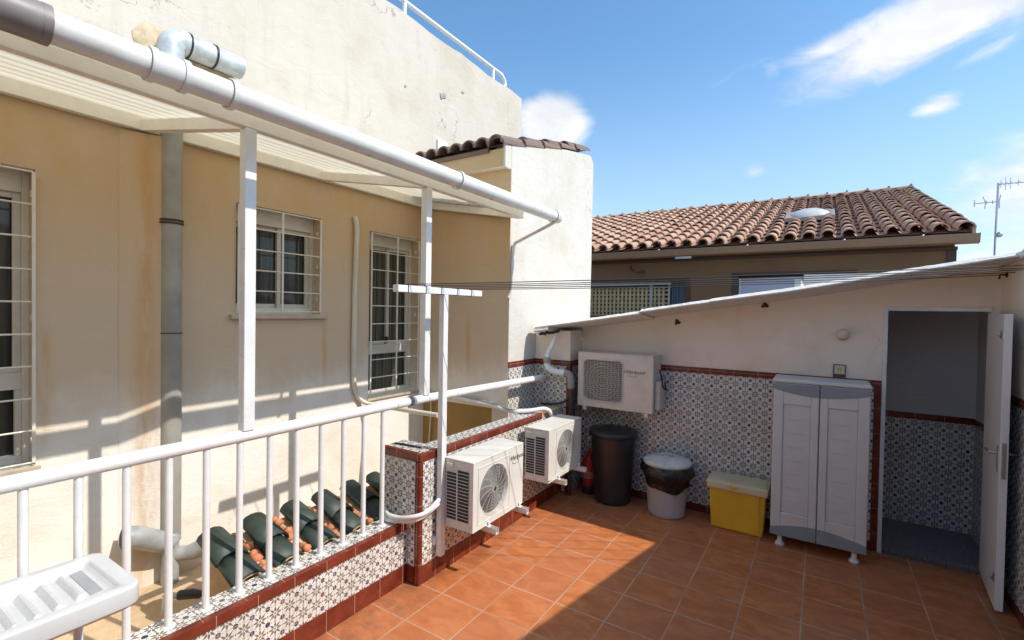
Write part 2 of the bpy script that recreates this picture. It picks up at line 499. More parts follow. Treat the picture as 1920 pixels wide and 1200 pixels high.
# ---------------------------------------------------------------- mesh builder
class MB:
    def __init__(s):
        s.v, s.f, s.uv, s.sm = [], [], [], []

    def face(s, pts, uv=None, smooth=False):
        i = len(s.v)
        s.v += [tuple(p) for p in pts]
        s.f.append(tuple(range(i, i + len(pts))))
        s.uv.append(uv)
        s.sm.append(smooth)
        return s

    def grid(s, rows, closed_u=False, smooth=True, uvs=None):
        """rows of points; shared vertices"""
        i0 = len(s.v)
        n = len(rows[0])
        for r in rows: s.v += [tuple(p) for p in r]
        for a in range(len(rows) - 1):
            for b in range(n if closed_u else n - 1):
                c = (b + 1) % n
                s.f.append((i0 + a * n + b, i0 + a * n + c, i0 + (a + 1) * n + c, i0 + (a + 1) * n + b))
                s.uv.append(uvs(a, b) if uvs else None)
                s.sm.append(smooth)
        return s

    def box(s, x0, x1, y0, y1, z0, z1):
        x0, x1 = sorted((x0, x1)); y0, y1 = sorted((y0, y1)); z0, z1 = sorted((z0, z1))
        p = [(x0, y0, z0), (x1, y0, z0), (x1, y1, z0), (x0, y1, z0), (x0, y0, z1), (x1, y0, z1), (x1, y1, z1), (x0, y1, z1)]
        return s.hexa(p)

    def hexa(s, p):
        i = len(s.v)
        s.v += [tuple(q) for q in p]
        for f in ((0, 3, 2, 1), (4, 5, 6, 7), (0, 1, 5, 4), (1, 2, 6, 5), (2, 3, 7, 6), (3, 0, 4, 7)):
            s.f.append(tuple(i + j for j in f)); s.uv.append(None); s.sm.append(False)
        return s

    def bar(s, a, b, w, h, up=(0, 0, 1)):
        a, b = Vector(a), Vector(b)
        d = (b - a).normalized()
        r = d.cross(Vector(up)).normalized() * w / 2
        u = r.cross(d).normalized() * h / 2
        return s.hexa([a - r - u, a + r - u, b + r - u, b - r - u, a - r + u, a + r + u, b + r + u, b - r + u])

    def prism(s, poly, axis, a, b):
        """poly of 2D points extruded along an axis from a to b"""
        def P(q, t):
            return {0: (t, q[0], q[1]), 1: (q[0], t, q[1]), 2: (q[0], q[1], t)}[axis]
        n = len(poly)
        i = len(s.v)
        s.v += [P(q, a) for q in poly] + [P(q, b) for q in poly]
        fs = [tuple(range(i, i + n)), tuple(range(i + 2 * n - 1, i + n - 1, -1))]
        fs += [(i + j, i + (j + 1) % n, i + n + (j + 1) % n, i + n + j) for j in range(n)]
        for f in fs: s.f.append(f); s.uv.append(None); s.sm.append(False)
        return s

    def tube(s, pts, r, n=12, caps=True, flat=1.0):
        pts = [Vector(p) for p in pts]
        rr = r if isinstance(r, (list, tuple)) else [r] * len(pts)
        rows = []
        prev = None
        for i, p in enumerate(pts):
            d = (pts[min(i + 1, len(pts) - 1)] - pts[max(i - 1, 0)]).normalized()
            if prev is None:
                ref = Vector((0, 0, 1)) if abs(d.z) < .9 else Vector((0, 1, 0))
                x = d.cross(ref).normalized()
            else:
                x = (prev - d * prev.dot(d)).normalized()
            prev = x
            y = d.cross(x)
            rows.append([p + (x * math.cos(t) + y * math.sin(t) * flat) * rr[i] for t in [2 * math.pi * j / n for j in range(n)]])
        s.grid(rows, True)
        if caps:
            s.face(rows[0][::-1]); s.face(rows[-1])
        return s

    def lathe(s, prof, c=(0, 0, 0), n=32, axis=2, jit=None):
        rows = []
        for i, (r, z) in enumerate(prof):
            row = []
            for j in range(n):
                t = 2 * math.pi * j / n
                q = r if jit is None else r * (1 + jit(i, t))
                a, b = q * math.cos(t), q * math.sin(t)
                row.append({2: (c[0] + a, c[1] + b, c[2] + z), 0: (c[0] + z, c[1] + a, c[2] + b), 1: (c[0] + a, c[1] + z, c[2] + b)}[axis])
            rows.append(row)
        return s.grid(rows, True)

    def build(s, name, mat, parent=None, bev=0, merge=False, at=None, kind=None):
        off = Vector(at) if at is not None else (Vector(ORG[parent.name]) if parent else Vector((0, 0, 0)))
        me = bpy.data.meshes.new(name)
        me.from_pydata([tuple(Vector(v) - off) for v in s.v], [], s.f)
        me.update()
        uvl = me.uv_layers.new(name='UVMap')
        for p, uv in zip(me.polygons, s.uv):
            nn = p.normal
            ax = max(range(3), key=lambda a: abs(nn[a]))
            for j, li in enumerate(p.loop_indices):
                if uv: uvl.data[li].uv = uv[j]
                else:
                    q = s.v[me.loops[li].vertex_index]
                    uvl.data[li].uv = {0: (q[1], q[2]), 1: (q[0], q[2]), 2: (q[0], q[1])}[ax]
        for p, m_ in zip(me.polygons, s.sm): p.use_smooth = m_
        me.materials.append(mat)
        o = bpy.data.objects.new(name, me)
        col.objects.link(o)
        ORG[o.name] = tuple(off)
        if parent:
            o.parent = parent
            o.location = off - Vector(ORG[parent.name])
        else:
            o.location = off
        if bev:
            md = o.modifiers.new('bevel', 'BEVEL')
            md.width = bev
            md.segments = 2
            md.limit_method = 'ANGLE'
            md.angle_limit = R(40)
        if kind: o['kind'] = kind
        LAST[0] = o
        return o


ORG = {}
LAST = [None]


def split(o, a=38):
    md = o.modifiers.new('crisp edges', 'EDGE_SPLIT')
    md.split_angle = R(a)
    return o


def tag(o, label, cat, group=None):
    o['label'] = label
    o['category'] = cat
    if group: o['group'] = group
    return o


def thing(name, label, cat, loc=(0, 0, 0), group=None):
    o = bpy.data.objects.new(name, None)
    col.objects.link(o)
    o.location = loc
    o.empty_display_size = .1
    ORG[o.name] = tuple(loc)
    return tag(o, label, cat, group)


def lerp(a, b, t): return a + (b - a) * t


def smoothpath(pts, n=6):
    pts = [Vector(p) for p in pts]
    out = []
    P = [pts[0]] + pts + [pts[-1]]
    for i in range(1, len(P) - 2):
        for j in range(n):
            t = j / n
            a, b, c, d = P[i - 1], P[i], P[i + 1], P[i + 2]
            out.append(.5 * ((2 * b) + (c - a) * t + (2 * a - 5 * b + 4 * c - d) * t * t + (3 * b - 3 * c + d - a) * t ** 3))
    out.append(pts[-1])
    return out


def text_mesh(txt, size, shear=.35, ext=.001):
    cu = bpy.data.curves.new('lettering', 'FONT')
    cu.body = txt
    cu.size = size
    cu.shear = shear
    cu.extrude = ext
    o = bpy.data.objects.new('lettering', cu)
    me = bpy.data.meshes.new_from_object(o)
    vs = [tuple(v.co) for v in me.vertices]
    fs = [tuple(p.vertices) for p in me.polygons]
    bpy.data.objects.remove(o)
    return vs, fs


# ================================================================ SETTING
MB().face([(-3000, -3000, -3), (3000, -3000, -3), (3000, 3000, -3), (-3000, 3000, -3)]).build('ground', M['ground'], kind='structure')
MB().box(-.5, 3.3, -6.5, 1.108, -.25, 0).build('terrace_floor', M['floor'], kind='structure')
MB().box(-.5, 3.5, -6.5, 2.3, -3, -.26).build('terrace_base', M['shed'], kind='structure')
MB().box(-1.75, -.505, -6.5, .24, -3, 0.0).build('light_well_floor', M['mortar'], kind='structure')

# ================================================================ HOUSE
XW = -1.75
house = thing('house', 'cream rendered house with barred windows, sunlit upper wall and a roof railing', 'house', (XW, -2, 0))
wins = [(-3.95, -3.06, 1.0, 2.75), (-1.905, -1.14, 1.905, 2.79), (-.565, .147, 1.04, 2.765)]
ys = sorted({-6.5, 2.32} | {w_[0] for w_ in wins} | {w_[1] for w_ in wins})
zs = sorted({-3.0, 3.2, 5.2} | {w_[2] for w_ in wins} | {w_[3] for w_ in wins})


def wallpart(z0, z1, x):
    b = MB()
    zz = [z for z in zs if z0 <= z <= z1]
    for i in range(len(ys) - 1):
        for j in range(len(zz) - 1):
            cy, cz = (ys[i] + ys[i + 1]) / 2, (zz[j] + zz[j + 1]) / 2
            if any(a < cy < b_ and c < cz < d for a, b_, c, d in wins): continue
            b.face([(x, ys[i], zz[j]), (x, ys[i + 1], zz[j]), (x, ys[i + 1], zz[j + 1]), (x, ys[i], zz[j + 1])])
    return b


b = wallpart(-3, 3.2, XW)
for a, c, d, e in wins:
    xi = XW - .16
    b.face([(XW, a, d), (XW, a, e), (xi, a, e), (xi, a, d)])
    b.face([(XW, c, d), (xi, c, d), (xi, c, e), (XW, c, e)])
    b.face([(XW, a, e), (XW, c, e), (xi, c, e), (xi, a, e)])
    b.face([(XW, a, d), (xi, a, d), (xi, c, d), (XW, c, d)])
b.box(-6, XW - .3, -6.5, 2.32, -3, 3.2)
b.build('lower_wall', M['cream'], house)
MB().box(XW, 3.49, -6.7, -6.51, -3, 3.4).build('sky_block_wall', M['cream'], house)  # unseen wall added behind the camera to hold back sky light
# upper sunlit wall, slightly wavy parapet edge
b = MB()
nn = 60
top = [5.2 + .012 * math.sin(i * .9) + random.uniform(-.006, .006) for i in range(nn + 1)]
for i in range(nn):
    y0, y1 = lerp(-6.5, 2.32, i / nn), lerp(-6.5, 2.32, (i + 1) / nn)
    x = XW + .003
    b.face([(x, y0, 3.2), (x, y1, 3.2), (x, y1, top[i + 1]), (x, y0, top[i])])
    b.face([(x, y0, top[i]), (x, y1, top[i + 1]), (x - .2, y1, top[i + 1]), (x - .2, y0, top[i])])
b.face([(XW + .003, 2.32, 3.2), (-6, 2.32, 3.2), (-6, 2.32, 4.9), (XW - .197, 2.32, 4.9), (XW - .197, 2.32, top[-1]), (XW + .003, 2.32, top[-1])])
b.face([(XW - .197, -6.5, 4.9), (XW - .197, 2.32, 4.9), (-6, 2.32, 4.9), (-6, -6.5, 4.9)])
b.face([(XW - .197, -6.5, 5.2), (XW - .197, 2.32, 5.2), (XW - .197, 2.32, 4.9), (XW - .197, -6.5, 4.9)])
b.build('upper_wall', M['white'], house)
MB().lathe([(.155, 0), (.15, .006), (.12, .014), (0, .018)], (XW + .005, -2.44, 3.74), 40, 0,
           jit=lambda i, t: .06 * math.sin(3 * t + 1) + .05 * math.sin(7 * t) + .02 * math.sin(16 * t)).build('patch', M['ochre'], house)
chipm = simple('grey chipped render', (.36, .33, .31), .9)
for y, z, s_ in ((-.1, 4.42, .018), (.52, 4.55, .05), (.9, 4.74, .025)):
    MB().lathe([(0, .0), (s_, .001), (s_ * .7, .004), (0, .005)], (XW + .004, y, z), 9, 0, jit=lambda i, t: .35 * math.sin(2 * t + y) + .25 * math.sin(5 * t)).build('chip', chipm, house)
MB().prism([(XW + .0015, -2.66), (XW + .002, -2.33), (XW + .05, -2.33), (XW + .085, -2.45)], 2, .35, 3.12).build('pipe_chase', M['cream'], house)
MB().box(XW + .003, XW + .03, .42, .60, 3.86, 4.0).build('vent_plate', M['pvc'], house, .004)

# windows
b_glass = [M['glassb'], M['glassb'], M['glass']]
for wi, (y0, y1, z0, z1) in enumerate(wins):
    xf = XW - .11
    W_ = MB()
    fw_ = .035
    W_.box(xf - .05, xf, y0, y0 + fw_, z0, z1)
    W_.box(xf - .05, xf, y1 - fw_, y1, z0, z1)
    W_.box(xf - .05, xf, y0 + fw_, y1 - fw_, z1 - .13, z1)       # shutter box
    W_.box(xf - .05, xf, y0 + fw_, y1 - fw_, z0, z0 + .05)
    fr = W_.build('window', M['paintw'], house, .004)
    zt = z1 - .13
    zb = z0 + .05
    ym = (y0 + y1) / 2 + (.02 if wi != 1 else .06)
    S = MB()
    spans = [(y0 + fw_, ym + .02, xf - .045), (ym - .02, y1 - fw_, xf - .022)]
    if wi != 1:
        zm = z0 + .30 * (z1 - z0) - .03
        S.box(xf - .045, xf - .004, y0 + fw_, y1 - fw_, zm - .05, zm + .05)
        lows = [(zm + .05, zt), (zb, zm - .05)]
    else:
        lows = [(zb, zt)]
    for (a, c, x) in spans:
        for (p, q) in lows[:1]:
            t = .036
            S.box(x - .018, x, a, a + t, p, q); S.box(x - .018, x, c - t, c, p, q)
            S.box(x - .018, x, a + t, c - t, p, p + t); S.box(x - .018, x, a + t, c - t, q - t, q)
    if wi != 1:
        S.box(xf - .04, xf - .01, y0 + fw_, y0 + fw_ + .03, zb, zm - .05)
        S.box(xf - .04, xf - .01, y1 - fw_ - .03, y1 - fw_, zb, zm - .05)
    S.build('sash', M['sashp'], fr, .003)
    G = MB()
    G.face([(xf - .055, y0, z0), (xf - .055, y1, z0), (xf - .055, y1, z1), (xf - .055, y0, z1)])
    G.build('pane', b_glass[wi], fr)
    # iron grille set in the opening
    xg = XW + .012
    Gr = MB()
    nv = {0: 1, 1: 2, 2: 2}[wi]
    nh = {0: 8, 1: 4, 2: 8}[wi]
    gy0, gy1 = y0 + .012, y1 - .012
    gz0, gz1 = z0 + .02, z1 - .02
    for i in range(nh + 2):
        z = lerp(gz0, gz1, i / (nh + 1))
        if i == nh + 1 and wi == 1: pass
        Gr.tube([(xg, gy0, z), (xg, gy1, z)], .0055, 8)
    vs_ = {0: [gy0, -3.55, gy1], 1: [gy0, lerp(gy0, gy1, .5), gy1], 2: [gy0, lerp(gy0, gy1, .52), gy1]}[wi]
    for y in vs_:
        Gr.box(xg + .004, xg + .012, y - .008, y + .008, gz0, gz1)
    for z in (gz0 + .12, (gz0 + gz1) / 2, gz1 - .12):
        for y, sgn in ((gy0, -1), (gy1, 1)):
            Gr.box(xg - .06, xg - .048, y - .002, y + sgn * .012, z - .02, z + .02)
    Gr.build('grille', M['wirew'], fr)
    if wi == 1:
        MB().box(XW - .12, XW + .045, y0 - .05, y1 + .06, z0 - .04, z0 - .003).build('sill', M['stone'], fr, .004)
    else:
        MB().box(XW - .12, XW + .02, y0 - .02, y1 + .02, z0 - .03, z0 - .003).build('sill', M['stone'], fr, .004)
MB().box(XW - .14, XW - .11, -.22, -.20, 1.60, 1.66).build('window_catch', M['black'], house)

# roof-edge railing on the house
rl = thing('roof_railing', 'white tubular railing along the top of the tall house wall', 'railing', (XW - .1, 0, 5.2))
xr = XW - .08
MB().tube(smoothpath([(xr, -6.4, 5.40), (xr, -2, 5.40), (xr, 1.55, 5.40), (xr, 1.83, 5.40), (xr, 1.95, 5.36), (xr, 1.98, 5.28), (xr, 1.92, 5.21)], 5), .026, 12).build('handrail', M['paint'], rl)
for y in (-5.2, -3.5, -1.77, -.045, 1.675):
    MB().tube([(xr, y, 5.15), (xr, y, 5.39)], .024, 12).build('post', M['paint'], rl)

# wall-mounted pipes
dp = thing('drainpipe', 'fat grey drainpipe running down the cream wall between the two left windows', 'pipe', (XW + .06, -2.385, 0))
xd = XW + .075
MB().tube([(xd, -2.385, z) for z in (.30, 1.0, 2.0, 3.25, 3.6)], .066, 20).build('pipe', M['greypipe'], dp)
for z in (2.555, 2.535):
    MB().lathe([(.067, -.006), (.073, -.006), (.073, .006), (.067, .006)], (xd, -2.385, z), 20).tube([(xd - .08, -2.47, z), (xd + .02, -2.455, z), (xd + .05, -2.44, z)], .005, 6).build('clamp', M['rust'], dp)
MB().lathe([(.0665, -.003), (.0695, -.003), (.0695, .003), (.0665, .003)], (xd, -2.385, 1.77), 20).build('wire_tie', M['rust'], dp)
b = MB().tube(smoothpath([(xd, -2.385, .34), (xd + .02, -2.42, .31), (xd + .05, -2.52, .37), (xd + .07, -2.61, .43), (xd + .07, -2.68, .45)]), .07, 16, False)
b.tube([(xd, -2.385, .28), (xd, -2.385, -.02)], .055, 14)
b.build('elbow', M['galv'], dp)
MB().tube(smoothpath([(xd, -2.37, .20), (xd + .08, -2.28, .20), (xd + .2, -2.16, .27)]), [.05] * 6 + [.055, .06, .065, .075, .085, .09, .09], 16, False).build('funnel', M['galv'], dp)

du = thing('vent_duct', 'silver elbow duct with black straps above the gutter on the sunlit wall', 'duct', (XW + .09, -2.4, 3.6))
xv = XW + .10
MB().tube([(xv, -2.405, 3.3), (xv, -2.405, 3.62), (xv, -2.405, 3.70)], .082, 18).lathe([(0, 0), (.082, 0)], (xv, -2.405, 3.3), 18).build('riser', M['tanpole'], du)
MB().tube(smoothpath([(xv, -2.405, 3.68), (xv, -2.40, 3.75), (xv, -2.36, 3.795), (xv, -2.29, 3.80)], 4), .083, 18).build('bend', M['tanpole'], du)
MB().tube([(xv, -2.29, 3.80), (xv, -2.1, 3.80), (xv, -1.93, 3.80)], .08, 18).build('outlet', M['tanpole'], du)
for y in (-2.30, -2.13):
    MB().lathe([(.081, -.006), (.088, -.006), (.088, .006), (.081, .006)], (xv, y, 3.80), 20, 1).build('strap', M['black'], du)
MB().box(XW + .006, XW + .03, -2.32, -1.93, 3.62, 3.74).build('sealing_board', M['ochre'], du, .004)

cv = thing('cable_cover', 'thin cream conduit curving down the wall between the two right windows', 'conduit', (XW, -.77, 1.2))
MB().tube(smoothpath([(XW + .02, -.775, 2.87), (XW + .03, -.755, 2.72), (XW + .03, -.77, 2.2), (XW + .03, -.775, 1.4), (XW + .03, -.75, 1.15), (XW + .05, -.66, 1.02), (XW + .3, -.55, .98), (XW + .9, -.5, .97)], 6), .028, 12, flat=.8).build('conduit', M['paintw'], cv)

# ================================================================ WING
XN, YW = -.56, .251
wing = thing('house_wing', 'white block with an old tiled eave standing beside the canopy end', 'building', (XN, 1.2, 0))
b = MB()


def ztop(y): return 3.66 + (y - .15) * .262


# sunlit side wall with rounded far top corner
prof = [(YW, -3), (2.30, -3), (2.34, 3.95)]
for i in range(7):
    a = R(i * 90 / 6)
    prof.append((2.20 + .14 * math.cos(a), 3.99 + .13 * math.sin(a)))
prof += [(1.2, ztop(1.2)), (YW, ztop(YW))]
b.prism(prof, 0, XN, XN - .2)
b.build('side_wall', M['wing'], wing)
MB().box(XW, XN - .002, YW - .004, YW + .15, .93, 3.62).build('front_wall', M['cream'], wing)
MB().box(XW, XN - .202, YW + .01, YW + .15, -3, .93).build('base_wall', M['mustard'], wing)
MB().box(XW, XN - .03, .15, YW - .002, 3.44, 3.63).build('eave_band', M['cream'], wing, .01)
MB().box(XN - .03, XN + .003, .13, YW - .002, 3.42, 3.67).build('eave_end', M['wing'], wing, .012)
# old tiles over the eave, running back from it
rt_ = MB()
ncol = 7
for c in range(ncol):
    cx = lerp(XW + .06, XN - .09, c / (ncol - 1))
    for r_ in range(4):
        y0 = .07 + r_ * .5
        rows = []
        for yy, rad in ((y0, .088), (y0 + .54, .07)):
            zb = 3.645 + (yy - .07) * .262 + (.02 if yy == y0 else 0)
            rows.append([(cx + rad * math.cos(t), yy, zb + rad * .95 * math.sin(t)) for t in [math.pi * j / 10 for j in range(11)]])
        rt_.grid(rows, uvs=lambda a, b_, c=c, r_=r_: [(c + .5, r_ + .5)] * 4)
        rows2 = [[(x, y, z) for x, y, z in rows[0]], [(cx + (x - cx) * .82, y, z - .015) for x, y, z in rows[0]]]
        rt_.grid(rows2, smooth=False, uvs=lambda a, b_, c=c, r_=r_: [(c + .5, r_ + .5)] * 4)
rt_.box(XW, XN - .21, .12, 2.2, 3.60, 3.64)
rt_.face([(XW, .12, 3.65), (XN - .03, .12, 3.65), (XN - .03, 2.2, 4.19), (XW, 2.2, 4.19)])
rt_.build('eave_tiles', M['oldroof'], wing)
rv = MB()
for r_ in range(5):
    y0 = .08 + r_ * .42
    rows = []
    for yy, rad in ((y0, .105), (y0 + .46, .088)):
        zb = ztop(yy) + (.0 if yy == y0 else -.025)
        rows.append([(XN - .085 + rad * math.cos(t), yy, zb + rad * .85 * math.sin(t)) for t in [math.pi * j / 12 for j in range(13)]])
    rv.grid(rows, uvs=lambda a, b_, r_=r_: [(30.5, r_ + .5)] * 4)
    rv.grid([rows[0], [(XN - .085 + (x + .085 - XN) * .84, y, z - .018) for x, y, z in rows[0]]], smooth=False, uvs=lambda a, b_, r_=r_: [(30.5, r_ + .5)] * 4)
rv.build('verge_tiles', M['oldroof'], wing)
MB().box(XN, XN + .006, YW, .8, 0, 1.375).build('tile_panel', M['pattern'], wing)
MB().box(XN, XN + .014, YW - .01, .8, 1.375, 1.435).build('tile_trim', M['red'], wing, .004)

# ================================================================ CANOPY
cn = thing('canopy', 'cream lean-to canopy with yellowed sheets on white square posts', 'canopy', (-1, -2, 2.9))
XF = -.39                      # front beam face
MB().box(XW + .004, XW + .06, -6.3, YW - .01, 3.135, 3.225).build('ledger', M['canopyp'], cn, .004)
MB().box(XF - .05, XF, -6.3, YW - .01, 2.905, 2.972).build('front_beam', M['canopyp'], cn, .004)
for y in (-5.3, -3.9, -2.53, -1.155, .20):
    MB().hexa([(XW + .06, y - .03, 3.13), (XF - .05, y - .03, 2.902), (XF - .05, y + .03, 2.902), (XW + .06, y + .03, 3.13),
               (XW + .06, y - .03, 3.205), (XF - .05, y - .03, 2.970), (XF - .05, y + .03, 2.970), (XW + .06, y + .03, 3.205)]).build('cross_beam', M['canopyp'], cn, .003)
b = MB()
prof = []
x = XW + .01
L = (-.145 - x)
n_r = 11
for i in range(n_r):
    p = L / n_r
    for q, h in ((0, 0), (.30, 0), (.36, .006), (.64, .006), (.70, 0)):
        xx = x + p * (i + q)
        prof.append((xx, 3.235 - (xx - x) * .187 + h))
prof.append((-.145, 3.235 - L * .187))
b.grid([[(px, -6.3, pz) for px, pz in prof], [(px, YW - .015, pz) for px, pz in prof]], smooth=False)
b.build('roof_sheet', M['sheet'], cn)
for y in (-5.3, -3.9, -2.53, -1.155):
    P = MB()
    P.box(-.45, -.39, y - .03, y + .03, 1.30, 2.904)
    P.build('post', M['paint'], cn, .004)
# gutter: open half-round
gt = thing('gutter', 'long white half-round gutter hung along the canopy front', 'gutter', (-.07, -1.5, 2.9))


def halfround(b, y0, y1, r, xc=-.07, zc=2.905, th=.004, a0=-8, a1=188, n=20, ends=False):
    def ring(rad, y): return [(xc + rad * math.cos(R(lerp(a0, -a1, j / n))), y, zc + rad * math.sin(R(lerp(a0, -a1, j / n)))) for j in range(n + 1)]
    b.grid([ring(r, y0), ring(r, y1)]); b.grid([ring(r - th, y0), ring(r - th, y1)])
    for y in (y0, y1):
        b.grid([ring(r, y), ring(r - th, y)], smooth=False)
    if ends:
        for y in ends: b.face(ring(r - .001, y))
    return b


g = halfround(MB(), -3.42, .335, .056, a0=88, a1=200)
g.build('trough', M['gutter'], gt)
halfround(MB(), .30, .345, .061, a0=88, a1=200, ends=[.343]).build('end_cap', M['gutter'], gt)
halfround(MB(), -3.115, -2.995, .061, a0=84, a1=200).build('joint_sleeve', M['gutter'], gt)
halfround(MB(), -6.2, -3.41, .066, a0=88, a1=202).build('shade_tone_trough', M['gutterdark'], gt)  # wider left length; its dark colour stands in for shade
for y in (-3.41, -3.105, -2.99, -2.80, -2.0 + .79, .27):
    halfround(MB(), y - .012, y + .012, .067, a0=80, a1=195, n=20).box(-.15, -.21, y - .012, y + .012, 2.90, 2.906).build('bracket', M['gutter'] if y != -3.41 else M['gutterdark'], gt)
MB().tube(smoothpath([(-.07, .29, 2.86), (-.10, .29, 2.835), (-.45, .288, 2.70), (-.53, .28, 2.65), (-.535, .27, 2.5), (-.54, .262, 2.2), (-.56, .23, 2.1)], 4), .017, 10).build('outlet_pipe', M['gutter'], gt)

# ================================================================ PARAPETS
XL = -.32
lp = thing('low_parapet', 'low patterned-tile parapet under the white railing', 'wall', (-.4, -3, 0))
MB().box(-.50, XL, -6.4, -1.432, -.6, .425).build('core', M['mortar'], lp)
MB().box(XL, XL + .006, -6.4, -1.432, .13, .375).build('tile_face', M['pattern'], lp)
MB().box(-.502, XL - .03, -6.4, -1.434, .425, .431).build('tile_top', M['pattern'], lp)
MB().box(XL - .035, XL + .012, -6.4, -1.434, .375, .436).build('coping', M['red'], lp, .01)
MB().box(XL, XL + .011, -6.4, -1.434, .001, .13).build('skirting', M['red'], lp, .003)

hp = thing('high_parapet', 'chest-high patterned-tile parapet with dark red edging behind the outdoor units', 'wall', (-.28, -.5, 0))
XH = -.195
MB().box(-.385, XH - .006, -1.20, .80, -.6, .925).build('core', M['mortar'], hp)
MB().box(XH - .006, XH, -1.2, .80, .13, .88).build('tile_face', M['pattern'], hp)
MB().box(-.385, XH - .035, -1.2, .34, .925, .931).build('tile_top', M['pattern'], hp)
MB().box(XH - .04, XH + .008, -1.43, .335, .878, .936).build('coping', M['red'], hp, .01)
MB().box(XH, XH + .006, -1.43, .80, .001, .13).build('skirting', M['red'], hp, .003)
MB().box(XH - .006, XH, -1.4, -1.2, .13, .88).build('pier_side_tiles', M['pattern'], hp)
MB().box(-.575, XH - .006, -1.428, -1.2, -.6, .93).build('pier', M['mortar'], hp)
MB().box(-.578, -.23, -1.434, -1.428, .13, .885).build('pier_front_tiles', M['pattern'], hp)
MB().box(-.575, XH - .042, -1.39, -1.2, .93, .937).build('pier_top_tiles', M['pattern'], hp)
MB().box(-.582, XH + .010, -1.440, -1.392, .882, .941).build('pier_coping', M['red'], hp, .01)
MB().box(-.236, XH + .010, -1.440, -1.398, .0, .881).build('corner_trim', M['red'], hp, .012)
MB().box(-.578, -.237, -1.437, -1.428, .001, .13).build('pier_skirting', M['red'], hp, .003)
MB().tube([(-.55, -1.33, .943), (-.30, -1.31, .943)], .006, 6).build('cable_end', M['wire'], hp)

# ================================================================ RAILING
ra = thing('railing', 'white metal balustrade with round handrail on the low parapet', 'railing', (-.42, -2.5, .43))


def zr(y): return 1.272 if y < -1.15 else lerp(1.272, 1.236, (y + 1.15) / 1.9)


MB().tube([(-.42, y, zr(y)) for y in (-6.3, -4, -2.5, -1.15, -.2, .76)], .033, 20).build('handrail', M['paint'], ra)
y = -1.572
while y > -6.2:
    MB().tube([(-.42, y, .425), (-.42, y, 1.26)], .0165, 12).build('baluster', M['paint'], ra)
    bal = LAST[0]
    MB().lathe([(.030, 0), (.028, .006), (.018, .010)], (-.42, y, .431), 14).build('flange', M['paint'], bal)
    y -= .1652
MB().lathe([(.0335, -.018), (.036, -.018), (.036, .018), (.0335, .018)], (-.42, -1.31, 1.272), 20, 1).build('joint_ring', M['gutterdark'], ra)

# ================================================================ GREEN TILE LEDGE
tl = thing('tiled_ledge', 'short ledge of dark green glazed tiles between railing and house wall', 'tiled ledge', (-.75, -1.6, .4))
b = MB()
b.prism([(-.95, .22), (-.505, .18), (-.505, .375), (-.56, .40), (-.95, .50)], 1, -2.50, -.95)
b.build('mortar_bed', M['mortar'], tl)
for c in range(7):
    cy = -2.44 + c * .252
    for part, (xa, xb, lift) in enumerate(((-.52, -.755, 0), (-.70, -.96, .02))):
        def zc_(x): return .395 + (-.52 - x) * .30 + lift
        rows = []
        jy = random.uniform(-.012, .012)
        for xx, rad in ((xa, .084), (xb, .070)):
            rows.append([(xx + random.uniform(-.004, .004), cy + jy + rad * math.cos(t), zc_(xx) + rad * .62 * math.sin(t)) for t in [math.pi * j / 7 for j in range(8)]])
        tt = MB().grid(rows, uvs=lambda a, b_, c=c, part=part: [(c + .5, part + .5)] * 4)
        ob_ = tt.build('green_tile', M['green'], tl)
        ob_.modifiers.new('thick', 'SOLIDIFY').thickness = .014
        if part: continue
        e = MB().grid([[(xa + .001, y, z) for x, y, z in rows[0]], [(xa + .001, cy + (y - cy) * .8, zc_(xa) + (z - zc_(xa)) * .8) for x, y, z in rows[0]]], smooth=False)
        e.build('tile_edge', M['greenedge'], ob_)
    b = MB()
    for q in range(9):
        px = lerp(-.53, -.93, q / 8) + random.uniform(-.015, .015)
        py = cy + .126 + random.uniform(-.015, .015)
        pz = .40 + (-.52 - px) * .30 + random.uniform(-.02, .0)
        s_ = random.uniform(.026, .036)
        b.lathe([(0, -s_), (s_ * .8, -s_ * .5), (s_, 0), (s_ * .6, s_ * .5), (0, s_ * .7)], (px, py, pz), 7, jit=lambda i, t: .3 * math.sin(3 * t + px * 40 + i))
    b.build('clay_rubble', M['clay'], tl)

# ================================================================ CLOTHESLINE
cp = thing('clothesline_post', 'white T-shaped clothesline post fixed beside the tiled pier', 'clothesline post', (-.15, -1.255, .18))
MB().box(-.175, -.13, -1.272, -1.222, .16, 2.075).build('pole', M['paint'], cp, .003)
MB().box(-.18, -.13, -1.72, -.81, 2.076, 2.122).build('crossbar', M['paint'], cp, .003)
b = MB()
wy = [-1.63, -1.46, -1.30, -1.12, -.95]
for y in wy: b.box(-.183, -.127, y - .003, y + .003, 2.073, 2.127)
b.build('cord_loops', M['wire'], cp)
MB().box(-.197, -.174, -1.29, -1.205, .24, .30).build('wall_clamp', M['paint'], cp, .003)
ends = [(.32, 2.305), (.50, 2.30), (.66, 2.30), (.82, 2.295), (.98, 2.29)]
for i, (y, (ye, ze)) in enumerate(zip(wy, ends)):
    pts = []
    for j in range(17):
        t = j / 16
        pts.append((lerp(-.15, 3.298, t), lerp(y, ye, t), lerp(2.128, ze, t) - .012 * 4 * t * (1 - t) * (1 + .2 * i)))
    which = ['nearest', 'second nearest', 'middle', 'second farthest', 'farthest'][i]
    tag(MB().tube(pts, .0032, 6).build('clothesline', M['wire']), f'dark clothesline cord from the T post to the right wall, {which} of the five', 'clothesline', 'clothesline cords over the terrace')

# ================================================================ OUTDOOR UNITS


